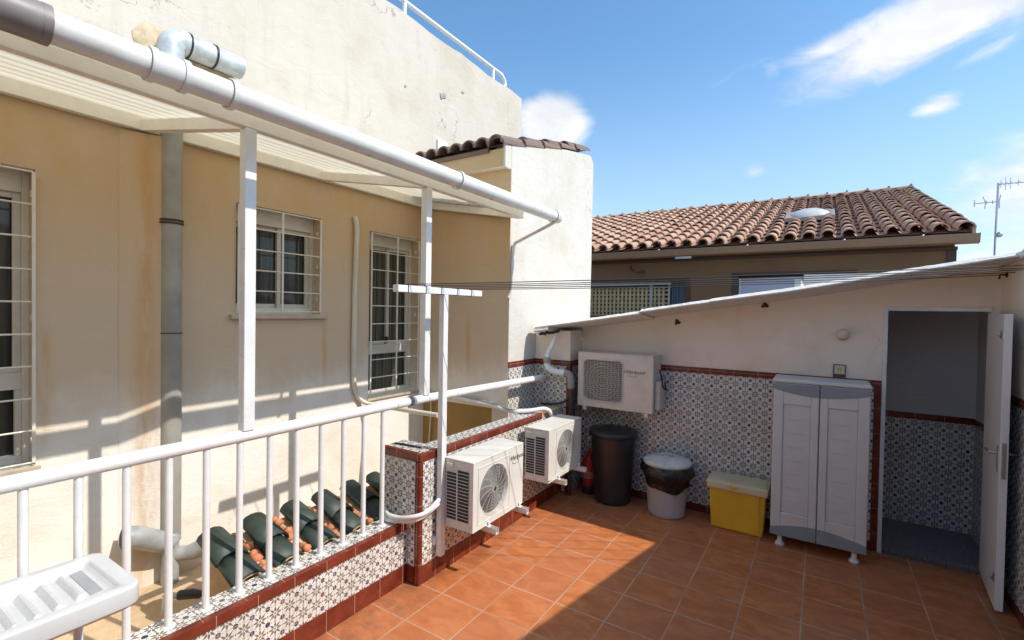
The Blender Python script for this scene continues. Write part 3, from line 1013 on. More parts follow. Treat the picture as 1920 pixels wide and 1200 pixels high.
def ac_unit(name, label, O, ux, uv_, w_, d_, h_, z0, casing, louvre_side, ring, logo_at, square=False, brackets=True):
    """O: back corner at one end; ux: unit vector along the width, uv_: unit vector out of the wall"""
    O = Vector(O); ux = Vector(ux); uo = Vector(uv_)
    root = thing(name, label, 'air conditioner', (O.x, O.y, z0), 'air conditioner outdoor units')

    def P(a, b_, c): return tuple(O + ux * a + uo * b_ + Vector((0, 0, z0 + c)))

    def bx(mb, a0, a1, b0, b1, c0, c1):
        return mb.hexa([P(a0, b0, c0), P(a1, b0, c0), P(a1, b1, c0), P(a0, b1, c0), P(a0, b0, c1), P(a1, b0, c1), P(a1, b1, c1), P(a0, b1, c1)])
    fx, fz, fr = ring
    # casing: back/sides/top, with a front panel that has a round or square hole
    c = MB()
    bx(c, .004, w_ - .004, 0, d_ - .03, .01, h_ - .012)
    c.build('casing', casing, root, .006)
    bx(MB(), -.003, w_ + .003, -.003, d_ + .002, h_ - .012, h_).build('lid', casing, root, .005)
    bx(MB(), 0, w_, -.002, d_, 0, .012).build('base_tray', casing, root, .003)
    fp = MB()
    n = 40
    outer, inner, inner2 = [], [], []
    for j in range(n):
        t = 2 * math.pi * (j + .5) / n
        ct, s_ = math.cos(t), math.sin(t)
        if square:
            k_ = fr / max(abs(ct), abs(s_)) ** .93 / (1 if True else 1)
            k_ = min(k_, fr * 1.36)
        else: k_ = fr
        inner.append(P(fx + ct * k_, d_, fz + s_ * k_))
        inner2.append(P(fx + ct * k_ * .97, d_ - .03, fz + s_ * k_ * .97))
        # outer rectangle point along the same ray
        bw = (w_ - fx) if ct > 0 else fx
        bh = (h_ - .012 - fz) if s_ > 0 else (fz - .012)
        m_ = min(bw / max(abs(ct), 1e-6), bh / max(abs(s_), 1e-6))
        outer.append(P(fx + ct * m_, d_, fz + s_ * m_))
    fp.grid([outer, inner], True, smooth=False)
    fp.grid([inner, inner2], True)
    # corner fillers
    for (ca, cc) in ((0, .012), (w_, .012), (w_, h_ - .012), (0, h_ - .012)):
        best = sorted(range(n), key=lambda j: (Vector(outer[j]) - Vector(P(ca, d_, cc))).length)[:2]
        a_, b_ = outer[best[0]], outer[best[1]]
        fp.face([a_, P(ca, d_, cc), b_])
    for a_, b_ in ((0, 1), (1, 2), (2, 3), (3, 0)):
        C4 = [(0, .012), (w_, .012), (w_, h_ - .012), (0, h_ - .012)]
        p, q = C4[a_], C4[b_]
        fp.face([P(p[0], d_, p[1]), P(q[0], d_, q[1]), P(q[0], d_ - .032, q[1]), P(p[0], d_ - .032, p[1])])
    fp.build('front_panel', casing, root)
    rec = MB()
    rec.face([P(fx + math.cos(t) * fr * (1.3 if square else .98), d_ - .0285, fz + math.sin(t) * fr * (1.3 if square else .98)) for t in [2 * math.pi * j / 24 for j in range(24)]])
    rec.build('fan_recess', M['dark'] if not square else simple('grey coil fins', (.20, .20, .17), .5, .3), root)
    fan = MB()
    for q in range(3):
        a0 = q * 2 * math.pi / 3 + .5
        rows = []
        for rr_ in (.2, .6, .9):
            rows.append([P(fx + math.cos(a0 + da) * fr * rr_, d_ - .022 + dz, fz + math.sin(a0 + da) * fr * rr_) for da, dz in ((0, 0), (.45, .006), (.9, .012))])
        fan.grid(rows)
    fan.lathe([(fr * .22, 0), (fr * .2, .008), (0, .012)], P(fx, d_ - .024, fz), 20, 0 if abs(uo.x) > .5 else 1) if abs(uo.x) > .5 else None
    if not square: fan.build('fan', simple('dusty fan blade', (.07, .062, .075), .5), root)
    gr = MB()
    if square:
        for i in range(23):
            z = lerp(-1, 1, i / 22) * fr * .98
            gr.tube([P(fx - fr * .98, d_ + .004, fz + z), P(fx + fr * .98, d_ + .004, fz + z)], .0018, 4, False)
            if i % 2 == 0: gr.tube([P(fx + z, d_ + .006, fz - fr * .98), P(fx + z, d_ + .006, fz + fr * .98)], .0016, 4, False)
        q = fr * 1.02
        cr = [(fx - q, fz - q + .03), (fx - q + .03, fz - q), (fx + q - .03, fz - q), (fx + q, fz - q + .03), (fx + q, fz + q - .03), (fx + q - .03, fz + q), (fx - q + .03, fz + q), (fx - q, fz + q - .03), (fx - q, fz - q + .03)]
        gr.tube([P(a_, d_ + .004, c_) for a_, c_ in cr], .006, 6, False)
        for rr_ in (.25, .4, .55, .7, .85):
            gr.tube([P(fx + math.cos(t) * fr * rr_, d_ + .007, fz + math.sin(t) * fr * rr_) for t in [2 * math.pi * j / 28 for j in range(29)]], .0018, 4, False)
    else:
        for i in range(17):
            rr_ = fr * (.10 + .90 * i / 16)
            gr.tube([P(fx + math.cos(t) * rr_, d_ + .006, fz + math.sin(t) * rr_) for t in [2 * math.pi * j / 36 for j in range(37)]], .0012, 4, False)
        for i in range(16):
            t0 = 2 * math.pi * i / 16
            gr.tube([P(fx + math.cos(t0 + .5 * s_) * fr * s_, d_ + .007, fz + math.sin(t0 + .5 * s_) * fr * s_) for s_ in (.1, .4, .7, 1.03)], .0011, 4, False)
        # thin raised square surround
        q = fr * 1.12
        for a_, b_, c_, e_ in ((-q, q, -q, -q + .006), (-q, q, q - .006, q), (-q, -q + .006, -q + .006, q - .006), (q - .006, q, -q + .006, q - .006)):
            bx(gr, fx + a_, fx + b_, d_ - .001, d_ + .003, max(fz + c_, .018), min(fz + e_, h_ - .02))
    gr.build('fan_grille', casing, root)
    # louvred end
    if louvre_side:
        lv, ld = MB(), MB()
        rows_ = 15
        a1 = -.003
        for cI in range(2):
            b0 = .018 + cI * (d_ * .40)
            b1 = b0 + d_ * .36
            for r_ in range(rows_):
                zc = lerp(.075, h_ - .085, r_ / (rows_ - 1))
                if cI == 0 and r_ == rows_ - 1: continue
                hh = (h_ - .16) / (rows_ - 1) * .40
                bx(ld, a1, .002, b0, b1, zc - hh, zc + hh)
        ld.build('louvre_slots', M['dark'], root)
        for r_ in range(rows_ + 1):
            zc = lerp(.075, h_ - .085, (r_ - .5) / (rows_ - 1))
            bx(lv, -.0045, .0, .012, .018 + d_ * .80, zc - .002, zc + .002)
        bx(lv, -.009, .0, .018 + d_ * .365, .018 + d_ * .395, .06, h_ - .07)
        bx(lv, -.012, .0, .02, d_ * .3, h_ - .06, h_ - .035)
        lv.build('louvres', casing, root, .0015)
    # valve cover on the other end
    bx(MB(), w_, w_ + (.05 if square else .022), .02, d_ * .75, .03, h_ * .55).build('valve_cover', casing, root, .01)
    if logo_at:
        vs, fs = text_mesh('Whirlpool', .052, .45)
        la, lz = logo_at
        lm = MB()
        i0 = len(lm.v)
        lm.v += [P(la + v[0], d_ + .0015 + v[2], lz + v[1]) for v in vs]
        for f in fs: lm.f.append(f); lm.uv.append(None); lm.sm.append(False)
        lm.tube([P(la + .10 + .05 * math.cos(t), d_ + .002, lz - .005 + .028 * math.sin(t)) for t in [R(a) for a in range(190, 350, 12)]], .0016, 4, False)
        lm.build('badge', M['logo'], root)
    if brackets:
        for a_ in (w_ * .27, w_ * .91):
            br = MB()
            bx(br, a_ - .018, a_ + .018, -.07, d_ + .09, -.045, -.041)
            bx(br, a_ - .018, a_ - .014, -.07, d_ + .09, -.041, -.001)
            bx(br, a_ + .014, a_ + .018, -.07, d_ + .09, -.041, -.001)
            bx(br, a_ - .018, a_ + .018, -.075, -.07, -.30, 0)
            br.hexa([P(a_ - .016, -.07, -.26), P(a_ + .016, -.07, -.26), P(a_ + .016, d_ * .8, -.045), P(a_ - .016, d_ * .8, -.045),
                     P(a_ - .016, -.07, -.24), P(a_ + .016, -.07, -.24), P(a_ + .016, d_ * .8 - .03, -.043), P(a_ - .016, d_ * .8 - .03, -.043)]) if False else None
            bo = br.build('bracket', M['metalw'], root, .002)
            ft = MB()
            bx(ft, a_ - .02, a_ + .02, d_ - .03, d_ + .022, -.010, .0)
            ft.lathe([(.008, 0), (.008, .03), (0, .032)], P(a_, d_ + .012, -.002), 8)
            ft.build('mount_foot', M['pvc'], bo)
    return root


ac_unit('outdoor_unit', 'large sunlit white outdoor unit with louvred end, nearest the tiled pier', (-.128, -1.233, 0), (0, 1, 0), (1, 0, 0),
        .672, .258, .505, .383, M['metalw'], True, (.265, .245, .185), (.455, .395))
ac_unit('outdoor_unit', 'small sunlit outdoor unit mounted between the large unit and the black bin', (-.128, -.11, 0), (0, 1, 0), (1, 0, 0),
        .69, .255, .485, .408, M['metalw'], True, (.35, .24, .185), None)
ac_unit('outdoor_unit', 'outdoor unit with square grille hung high on the shaded back wall above the black bin', (-.02, 1.09, 0), (1, 0, 0), (0, -1, 0),
        .805, .29, .575, .968, M['metalold'], False, (.28, .285, .215), (.50, .385), True, False)
c3 = thing('wall_bracket_cable', 'loop of black cable on the end of the high wall-mounted unit', 'cable', (.82, .95, 1.3))
MB().tube(smoothpath([(.81, .93, 1.40), (.835, .93, 1.32), (.84, .95, 1.24), (.86, 1.0, 1.2), (.83, 1.05, 1.28)], 5), .008, 8).build('cable', M['wire'], c3)
for xa in (.04, .70):
    MB().box(xa, xa + .04, .80, 1.10, .925, .966).build('bracket', M['metalold'], bpy.data.objects['outdoor_unit.002'], .003)

# cables and pipes near the units
h1 = thing('insulated_pipes', 'pair of white insulated pipes bent around the tiled pier', 'pipes', (-.15, -1.45, .5))
for o_, dz in ((0, 0), (.02, .03)):
    MB().tube(smoothpath([(-.75, -1.36 + o_, .40 + dz), (-.52, -1.47 + o_, .445 + dz), (-.42, -1.52 + o_ * .5, .455 + dz), (-.30, -1.50 - o_, .465 + dz), (-.20, -1.49 - o_, .49 + dz), (-.155 + o_, -1.46, .51 + dz), (-.145 + o_, -1.38, .53 + dz), (-.15, -1.25, .56 + dz)], 6), .016, 10).build('pipe', M['pvc'], h1)
h2 = thing('flexible_conduit', 'white wrapped pipe lying over the high parapet behind the small unit', 'pipe', (-.3, .2, 1))
MB().tube(smoothpath([(-1.74, .215, .99), (-1.3, .20, 1.005), (-1.0, .20, .985), (-.7, .18, .975), (-.52, .12, .965), (-.38, .15, .962), (-.27, .27, .965), (-.20, .36, .975), (-.16, .42, .95), (-.15, .46, .88)], 6), .021, 10).build('pipe', M['pvc'], h2)
MB().tube(smoothpath([(-1.2, .225, 1.01), (-.9, .20, 1.01), (-.62, .16, .99), (-.45, .10, .985), (-.33, .20, .975), (-.24, .34, .98)], 6), .010, 8).build('thin_pipe', M['galv'], h2)
h3 = thing('wall_cable', 'thin pale cable hanging down in the corner beside the mustard wall', 'cable', (-1.6, .2, .9))
MB().tube(smoothpath([(XW + .05, .16, 1.05), (XW + .14, .21, .98), (XW + .15, .225, .8), (XW + .12, .23, .4)], 5), .007, 8).build('cable', M['paintw'], h3)
h4 = thing('drooping_hose', 'black hose drooping from the high unit to the corner of the tiled wall', 'hose', (-.2, .75, 1.1))
MB().tube(smoothpath([(-.005, .95, 1.22), (-.06, .80, 1.18), (-.085, .74, 1.07), (-.14, .73, 1.00), (-.28, .74, .955), (-.45, .76, .94)], 6), .011, 8).build('hose', M['black'], h4)
MB().tube(smoothpath([(-.03, .84, 1.20), (-.055, .80, 1.0), (-.06, .80, .7), (-.06, .80, .3)], 5), .012, 8).build('feed_hose', M['black'], h4)

# ================================================================ SHED
YB = 1.108
shed = thing('tiled_outhouse', 'outhouse with patterned-tile lower wall, sloping concrete roof and open doorway', 'outhouse', (1.6, YB, 0))
slab = [(-.462, 1.805), (.205, 1.90), (.699, 1.975), (1.187, 2.05), (1.976, 2.165), (2.684, 2.29), (3.5, 2.425)]


def zs_(x):
    for (a, za), (c, zc) in zip(slab, slab[1:]):
        if x <= c: return lerp(za, zc, (x - a) / (c - a))
    return slab[-1][1]


DX0, DX1, DZ = 2.63, 3.25, 2.02
b = MB()
xs = [-.12, .205, .699, 1.187, 1.976, DX0 - .03]
for a, c in zip(xs, xs[1:]):
    b.hexa([(a, YB, 0), (c, YB, 0), (c, YB + .1, 0), (a, YB + .1, 0), (a, YB, zs_(a) - .045), (c, YB, zs_(c) - .045), (c, YB + .1, zs_(c) - .045), (a, YB + .1, zs_(a) - .045)])
a, c = DX0 - .03, DX1
b.hexa([(a, YB, DZ + .03), (c, YB, DZ + .03), (c, YB + .1, DZ + .03), (a, YB + .1, DZ + .03), (a, YB, zs_(a) - .045), (c, YB, zs_(c) - .045), (c, YB + .1, zs_(c) - .045), (a, YB + .1, zs_(a) - .045)])
a, c = DX1, 3.3
b.hexa([(a, YB, 0), (c, YB, 0), (c, YB + .1, 0), (a, YB + .1, 0), (a, YB, zs_(a) - .045), (c, YB, zs_(c) - .045), (c, YB + .1, zs_(c) - .045), (a, YB + .1, zs_(a) - .045)])
b.build('front_wall', M['shed'], shed)
MB().box(XN, -.12, .80, YB, 0, 1.76).build('corner_pier', M['shed'], shed, .01)
# dado tiles, trims
MB().box(-.112, 2.552, YB - .006, YB, .075, 1.378).build('tile_dado', M['pattern'], shed)
MB().box(-.112, 2.60, YB - .014, YB, 1.378, 1.436).build('dado_trim', M['red'], shed, .004)
MB().box(2.552, 2.60, YB - .012, YB, .0, 1.376).build('upright_trim', M['red'], shed, .004)
MB().box(-.112, 2.552, YB - .012, YB, .0, .075).build('skirting', M['red'], shed, .003)
MB().box(XN + .016, -.155, .794, .80, 0, 1.378).build('pier_tiles', M['pattern'], shed)
MB().box(XN + .016, -.112, .786, .80, 1.378, 1.436).box(-.12, -.106, .80, YB - .014, 1.378, 1.436).build('pier_trim', M['red'], shed, .004)
MB().box(-.155, -.108, .788, .80, 0, 1.378).box(-.12, -.108, .80, .84, 0, 1.378).build('pier_corner_trim', M['red'], shed, .004)
MB().box(-.12, -.114, .84, YB - .006, 0, 1.378).build('pier_return_tiles', M['pattern'], shed)
# roof slab in three lengths with ragged edges


def slab_piece(x0, x1, th, yf, dz, seed, n=26):
    rnd = random.Random(seed)
    b = MB()
    rows_t, rows_b = [], []
    for i in range(n + 1):
        x = lerp(x0, x1, i / n)
        z = zs_(x) + dz
        j = rnd.uniform(-.002, .002)
        jb = rnd.uniform(-.0035, .0035)
        rows_t.append([(x, 2.25, z - .147), (x, yf + .09, z + .004 + j), (x, yf + .045 + j, z - .008 + jb), (x, yf + j, z - th + .014)])
        rows_b.append([(x, yf + j, z - th + .014), (x, yf + .004 + jb, z - th + .004), (x, yf + .03, z - th + jb * .5), (x, 2.25, z - th - .147)])
    b.grid(rows_t, smooth=False)
    b.grid(rows_b, smooth=False)
    for i in (0, n):
        x = lerp(x0, x1, i / n)
        b.face([rows_t[i][0], rows_t[i][1], rows_t[i][2], rows_t[i][3], rows_b[i][1], rows_b[i][2], rows_b[i][3]])
    return b


sl = slab_piece(-.462, .70, .036, .62, 0.012, 1).build('roof_slab', M['slab'], shed)
slab_piece(.69, 1.33, .036, .625, 0.028, 2).build('roof_slab', M['slab'], shed)
slab_piece(1.325, 3.30, .038, .615, 0.034, 3, 44).build('roof_slab', M['slab'], shed)
slab_piece(-.475, -.30, .075, .606, .012, 5, 8).build('broken_slab_end', M['slab'], shed)
b = MB()
for x, z in ((.93, 1.88), (1.72, 2.06)):
    b.lathe([(.03, 0), (.022, -.012), (.012, -.03), (0, -.034)], (x, YB, z), 9, 1, jit=lambda i, t: .35 * math.sin(3 * t + x * 9))
b.build('rusty_stubs', M['rust'], shed)
# storeroom behind the doorway
YI, XI = 2.0, 3.36
MB().box(2.0, XI + .1, YB + .1, YI + .1, -.20, .004).build('store_floor', M['greyfloor'], shed)
b = MB()
b.box(2.0, XI, YI, YI + .1, 1.06, 2.4).box(XI, XI + .1, YB + .1, YI + .1, 1.06, 2.45).box(1.95, 2.0, YB + .1, YI + .1, 0, 2.3)
b.build('store_walls', M['inner'], shed)
MB().box(2.0, XI - .006, YI - .006, YI + .08, 0, 1.0).box(XI - .006, XI + .08, YB + .1, YI + .08, 0, 1.0).build('store_tiles', M['pattern'], shed)
MB().box(2.0, XI - .012, YI - .012, YI + .08, 1.0, 1.06).box(XI - .012, XI + .08, YB + .1, YI + .08, 1.0, 1.06).build('store_trim', M['red'], shed, .003)
b = MB()
b.box(-.1, 2.0, 2.15, 2.25, 0, 1.75)
b.build('rear_wall', M['shed'], shed)
df = MB().box(DX0 - .03, DX0, YB - .015, YB + .1, 0, DZ + .03).box(DX0, DX1, YB - .015, YB + .1, DZ, DZ + .03).build('door_frame', M['paint'], shed, .003)
# open door leaf
dl = MB()
A, B_ = Vector((3.232, YB - .01, 0)), Vector((3.186, .525, 0))
dirn = (B_ - A).normalized()
nrm = Vector((-dirn.y, dirn.x, 0))
if nrm.x < 0: nrm = -nrm


def DP(a, t, z): return tuple(A + dirn * a + nrm * t + Vector((0, 0, z)))


def dbox(mb, a0, a1, t0, t1, z0, z1):
    return mb.hexa([DP(a0, t0, z0), DP(a1, t0, z0), DP(a1, t1, z0), DP(a0, t1, z0), DP(a0, t0, z1), DP(a1, t0, z1), DP(a1, t1, z1), DP(a0, t1, z1)])


LW = (B_ - A).length
dr = dbox(MB(), 0, LW, 0, .042, .012, 2.0).build('door', M['doorp'], shed, .003)
dbox(MB(), LW, LW + .003, .010, .032, .90, 1.14).build('lock_plate', M['steel'], dr)
hd = MB()
dbox(hd, LW - .075, LW - .045, -.004, 0, .93, 1.11)
hd.tube([DP(LW - .06, -.002, 1.06), DP(LW - .06, -.045, 1.06), DP(LW - .16, -.048, 1.06)], .009, 8)
hd.tube([DP(LW - .06, .042, 1.06), DP(LW - .06, .085, 1.06), DP(LW - .16, .088, 1.06)], .009, 8)
hd.lathe([(.013, 0), (.013, .004), (0, .005)], DP(LW - .06, -.006, .97), 12, 0)
hd.build('handle', M['steel'], dr)
for z in (.22, 1.86):
    q = MB()
    dbox(q, LW - .06, LW - .025, -.006, 0, z - .03, z + .03)
    q.tube([DP(LW - .045, -.006, z - .02), DP(LW - .03, -.02, z), DP(LW - .05, -.006, z + .02)], .006, 6)
    q.build('catch', M['steel'], dr)

# right-hand wall of the terrace
rw = thing('terrace_side_wall', 'side wall on the right of the terrace with cream top and patterned tiles', 'wall', (3.4, -1, 0))


def wt(y): return 2.37 if y > .6 else 2.37 + (.6 - y) * .215


b = MB()
for y0, y1 in ((-6.5, -2.0), (-2.0, .6), (.6, YB + .1)):
    b.hexa([(3.3, y0, -.3), (3.5, y0, -.3), (3.5, y1, -.3), (3.3, y1, -.3), (3.3, y0, wt(y0)), (3.5, y0, wt(y0)), (3.5, y1, wt(y1)), (3.3, y1, wt(y1))])
b.build('wall', M['shed'], rw)
MB().box(3.294, 3.3, -6.5, YB - .016, .075, 1.378).build('tile_dado', M['pattern'], rw)
MB().box(3.286, 3.3, -6.5, YB - .016, 1.378, 1.436).build('dado_trim', M['red'], rw, .004)
MB().box(3.288, 3.3, -6.5, YB - .016, 0, .075).build('skirting', M['red'], rw, .003)
b = MB()
b.hexa([(3.27, -6.5, wt(-6.5)), (3.53, -6.5, wt(-6.5)), (3.53, .6, wt(.6)), (3.27, .6, wt(.6)), (3.27, -6.5, wt(-6.5) + .05), (3.53, -6.5, wt(-6.5) + .05), (3.53, .6, wt(.6) + .05), (3.27, .6, wt(.6) + .05)])
b.hexa([(3.27, .602, 2.37), (3.53, .602, 2.37), (3.53, 1.3, 2.37), (3.27, 1.3, 2.37), (3.27, .602, 2.42), (3.53, .602, 2.42), (3.53, 1.3, 2.43), (3.27, 1.3, 2.43)])
b.build('coping', M['slab'], rw, .006)
MB().tube([(3.30, .98, 2.29), (3.26, .98, 2.29), (3.255, .98, 2.26)], .007, 8).lathe([(.02, 0), (.02, .006), (0, .008)], (3.291, .98, 2.29), 10, 0).build('hook', M['rust'], rw)

# ================================================================ SMALL THINGS ON THE BACK WALL
lm = thing('bulkhead_lamp', 'round cream bulkhead lamp on the wall left of the doorway', 'lamp', (2.322, YB, 1.815))
MB().lathe([(0, 0), (.042, -.001), (.042, -.018), (.036, -.022)], (2.322, YB, 1.80), 24, 1).build('base', M['paintw'], lm)
MB().lathe([(.036, -.02), (.044, -.035), (.046, -.055), (.036, -.075), (.018, -.088), (0, -.09)], (2.322, YB, 1.815), 24, 1).build('globe', simple('opal glass', (.72, .66, .52), .2), lm)
sk = thing('switch_box', 'small framed switch plate just above the grey cabinet', 'switch', (2.31, YB, 1.5))
MB().box(2.262, 2.352, YB - .016, YB - .0145, 1.462, 1.55).box(2.262, 2.352, YB - .0145, YB, 1.44, 1.55).build('frame', simple('brown plastic', (.12, .07, .05), .4), sk, .002)
MB().box(2.27, 2.344, YB - .022, YB - .016, 1.468, 1.543).build('plate', simple('cream plate', (.66, .60, .50), .4), sk, .003)
MB().box(2.288, 2.302, YB - .026, YB - .022, 1.49, 1.525).box(2.306, 2.322, YB - .026, YB - .022, 1.49, 1.525).build('rocker', simple('yellowed rocker', (.55, .48, .12), .4), sk, .002)

pp = thing('corner_downpipe', 'kinked white plastic downpipe under the broken slab end', 'pipe', (-.3, .68, 1.5))
MB().tube(smoothpath([(-.24, .70, 1.72), (-.27, .69, 1.62), (-.315, .68, 1.53), (-.33, .675, 1.47)], 5), [.018 + .012 * i / 15 for i in range(16)], 12).build('upper_tube', M['pvc'], pp)
MB().tube(smoothpath([(-.33, .675, 1.47), (-.335, .675, 1.415), (-.32, .675, 1.36), (-.26, .68, 1.325), (-.19, .69, 1.315), (-.13, .70, 1.315)], 5), .034, 14).build('bend', M['pvc'], pp)
MB().lathe([(.036, -.03), (.040, -.03), (.040, .03), (.036, .03)], (-.333, .675, 1.44), 16).build('collar', M['greypipe'], pp)
MB().tube(smoothpath([(-.14, .70, 1.315), (-.10, .715, 1.305), (-.075, .73, 1.26), (-.07, .735, 1.15)], 4), .037, 14).build('grey_elbow', M['greypipe'], pp)
MB().tube([(-.07, .735, 1.17), (-.07, .735, 0.0)], .022, 12).build('lower_tube', M['darkbrown'], pp)
b = MB()
for i in range(9):
    x = -.40 + i * .025
    b.lathe([(0, -.02), (.016, -.012), (.02, 0), (.012, .012), (0, .016)], (x, .64 + random.uniform(-.01, .02), 1.715 + .006 * i + random.uniform(-.008, .01)), 7, jit=lambda i_, t: .4 * math.sin(3 * t + i_ + x * 50))
b.build('debris', M['dark'], pp)

# ================================================================ CABINET
cb = thing('storage_cabinet', 'tall grey plastic two-door cabinet with blue-grey bands beside the doorway', 'cabinet', (2.17, .9, 0))
x0, x1, yf = 1.835, 2.505, .72
MB().box(x0, x1, yf + .035, YB - .03, .10, 1.40).build('body', M['cab'], cb, .012)
MB().box(x0 - .006, x1 + .006, yf + .0, YB - .025, 1.40, 1.43).build('top', M['cab'], cb, .01)
ribm = simple('cabinet rib', (.56, .54, .54), .5, 0, .03)
for s_, (a, c) in enumerate(((x0 + .002, (x0 + x1) / 2 - .004), ((x0 + x1) / 2 + .004, x1 - .002))):
    d = MB()
    ri = .075 if s_ == 0 else .055
    ro = .055 if s_ == 0 else .075
    d.box(a, a + ri, yf, yf + .03, .10, 1.395)
    d.box(c - ro, c, yf, yf + .03, .10, 1.395)
    d.box(a + ri, c - ro, yf, yf + .03, 1.22, 1.395)
    d.box(a + ri, c - ro, yf, yf + .03, .10, .30)
    d.box(a + ri, c - ro, yf + .012, yf + .03, .30, 1.22)
    do = d.build('cabinet_door', M['cab'], cb, .006)
    for i in range(7):
        z = .40 + i * .115
        MB().box(a + ri + .03, c - ro - .05, yf + .0088, yf + .0125, z, z + .005).build('rib', ribm, do)
    # curved blue-grey bands
    bt, bb = [], []
    for i in range(13):
        t = i / 12
        x = lerp(a, c, t)
        g_ = (x - x0) / (x1 - x0)
        bt.append((x, 1.333 - .052 * math.sin(math.pi * g_) ** .8 + .015))
        bb.append((x, .165 + .0 + .055 * math.sin(math.pi * g_)))
    MB().prism([(a, 1.392), (c, 1.392)] + bt[::-1], 1, yf - .0025, yf + .001).build('upper_band', M['cabband'], do)
    MB().prism([(a, .103), (c, .103)] + bb[::-1], 1, yf - .0025, yf + .001).build('lower_band', M['cabband'], do)
MB().lathe([(.022, 0), (.018, .012), (0, .016)], (2.165, yf - .003, 1.34), 12, 1).build('latch', M['cabband'], cb)
for x in (x0 + .075, x1 - .075):
    for y in (yf + .06, YB - .10):
        MB().lathe([(0, 0), (.038, 0), (.036, .018), (.020, .036), (.018, .10), (0, .10)], (x, y, 0), 16).build('foot', M['paint'], cb)

# ================================================================ BINS
bb = thing('trash_can', 'tall black plastic bin with lid below the wall-mounted outdoor unit', 'bin', (.362, .895, 0))
c = (.362, .875, 0)
MB().lathe([(0, 0), (.165, 0), (.185, .015), (.19, .04), (.228, .68), (.236, .70), (.222, .70), (.185, .05), (0, .05)], c, 48).build('body', M['black'], bb)
MB().lathe([(.228, .695), (.25, .695), (.252, .725), (.243, .742), (.235, .745), (.20, .742), (.19, .752), (.1, .762), (0, .765)], c, 48).build('lid', M['black'], bb)
MB().tube(smoothpath([(.30, .875, .762), (.31, .865, .785), (.362, .86, .79), (.415, .865, .785), (.425, .875, .762)], 4), .009, 8).build('lid_handle', M['black'], bb)
MB().tube(smoothpath([(.175, .76, .66), (.14, .735, .64), (.135, .73, .57), (.165, .755, .54)], 5), .008, 8).build('side_handle', M['steel'], bb)

wb = thing('waste_bin', 'pale grey bin with a black liner folded over the rim', 'bin', (.925, .865, 0))
c = (.925, .865, 0)
MB().lathe([(0, 0), (.155, 0), (.17, .012), (.174, .03), (.205, .47), (.212, .48), (.195, .48), (.165, .04), (0, .04)], c, 44).build('body', M['grey'], wb)
bagj = lambda i, t: (.035 * math.sin(7 * t + i) + .025 * math.sin(13 * t + 2 * i) + .05 * math.sin(2 * t - 1.0 + i * .2)) * (i / 7)
rows = []
NB = 60
for i in range(9):
    row = []
    for j in range(NB):
        t = 2 * math.pi * j / NB
        f_ = i / 8
        drop = .17 + .075 * math.cos(t + 1.15) + .012 * math.sin(5 * t)
        rr_ = .214 + .035 * math.sin(min(1, f_ * 1.4) * math.pi) + (.02 if f_ < .6 else .0) * f_
        rr_ *= 1 + (.030 * math.sin(9 * t + 3 * f_) + .018 * math.sin(17 * t + 5 * f_) + .012 * math.sin(31 * t)) * min(1, f_ * 2)
        row.append((c[0] + rr_ * math.cos(t), c[1] + rr_ * math.sin(t), .515 - drop * f_))
    rows.append(row)
MB().grid(rows, True).build('liner', M['bag'], wb)
MB().lathe([(.212, .498), (.226, .500), (.228, .520), (.215, .535), (.19, .54), (.165, .548), (.10, .562), (0, .568)], c, 44).build('lid', simple('grubby pale lid', (.68, .66, .62), .5, 0, .15, 10, (.25, .22, .18), .5), wb)
MB().tube(smoothpath([(.865, .83, .555), (.88, .835, .59), (.925, .85, .598), (.965, .86, .59), (.975, .865, .56)], 4), .011, 8).build('lid_handle', M['grey'], wb)

yb = thing('storage_box', 'yellow plastic box with cloudy lid between the grey bin and the cabinet', 'storage box', (1.57, .93, 0))


def taper(mb, xa, xb, ya, yb_, z0, z1, e):
    return mb.hexa([(xa + e, ya + e, z0), (xb - e, ya + e, z0), (xb - e, yb_ - e, z0), (xa + e, yb_ - e, z0), (xa, ya, z1), (xb, ya, z1), (xb, yb_, z1), (xa, yb_, z1)])


taper(MB(), 1.325, 1.795, .79, 1.06, 0, .385, .02).build('body', M['yellow'], yb, .02)
taper(MB(), 1.735, 1.742, .776, .79, .03, .37, .0).build('seam', M['yellow'], yb)
taper(MB(), 1.305, 1.815, .765, 1.075, .37, .445, .004).build('rim', M['yellowlid'], yb, .014)
MB().box(1.33, 1.79, .79, 1.05, .445, .452).build('lid', M['yellowlid'], yb, .003)
MB().box(1.50, 1.58, .757, .766, .405, .425).build('clip', M['yellow'], yb, .003)

fe = thing('fire_extinguisher', 'red cylinder standing in the corner behind the black bin', 'extinguisher', (.06, .93, 0))
c = (.075, .93, 0)
MB().lathe([(0, .0), (.07, .0), (.078, .02), (.078, .09)], c, 24).build('base', M['black'], fe)
MB().lathe([(.074, .09), (.074, .34), (.066, .375), (.04, .40), (.022, .41), (.022, .44), (0, .44)], c, 24).build('cylinder', M['redp'], fe)
MB().lathe([(.0755, .17), (.0755, .25)], c, 24).build('sticker', simple('faded sticker', (.45, .22, .18), .6), fe)
MB().box(c[0] - .012, c[0] + .05, c[1] - .01, c[1] + .01, .44, .465).box(c[0] - .012, c[0] + .06, c[1] - .008, c[1] + .008, .48, .49).build('valve', M['redp'], fe, .003)

# ================================================================ LAUNDRY SINK
ls = thing('laundry_sink', 'white plastic washboard sink standing against the railing, lower left', 'sink', (-.1, -3.5, 0))
sx0, sx1, sy0, sy1, sz = -.375, .055, -3.95, -3.165, .925
b = MB()


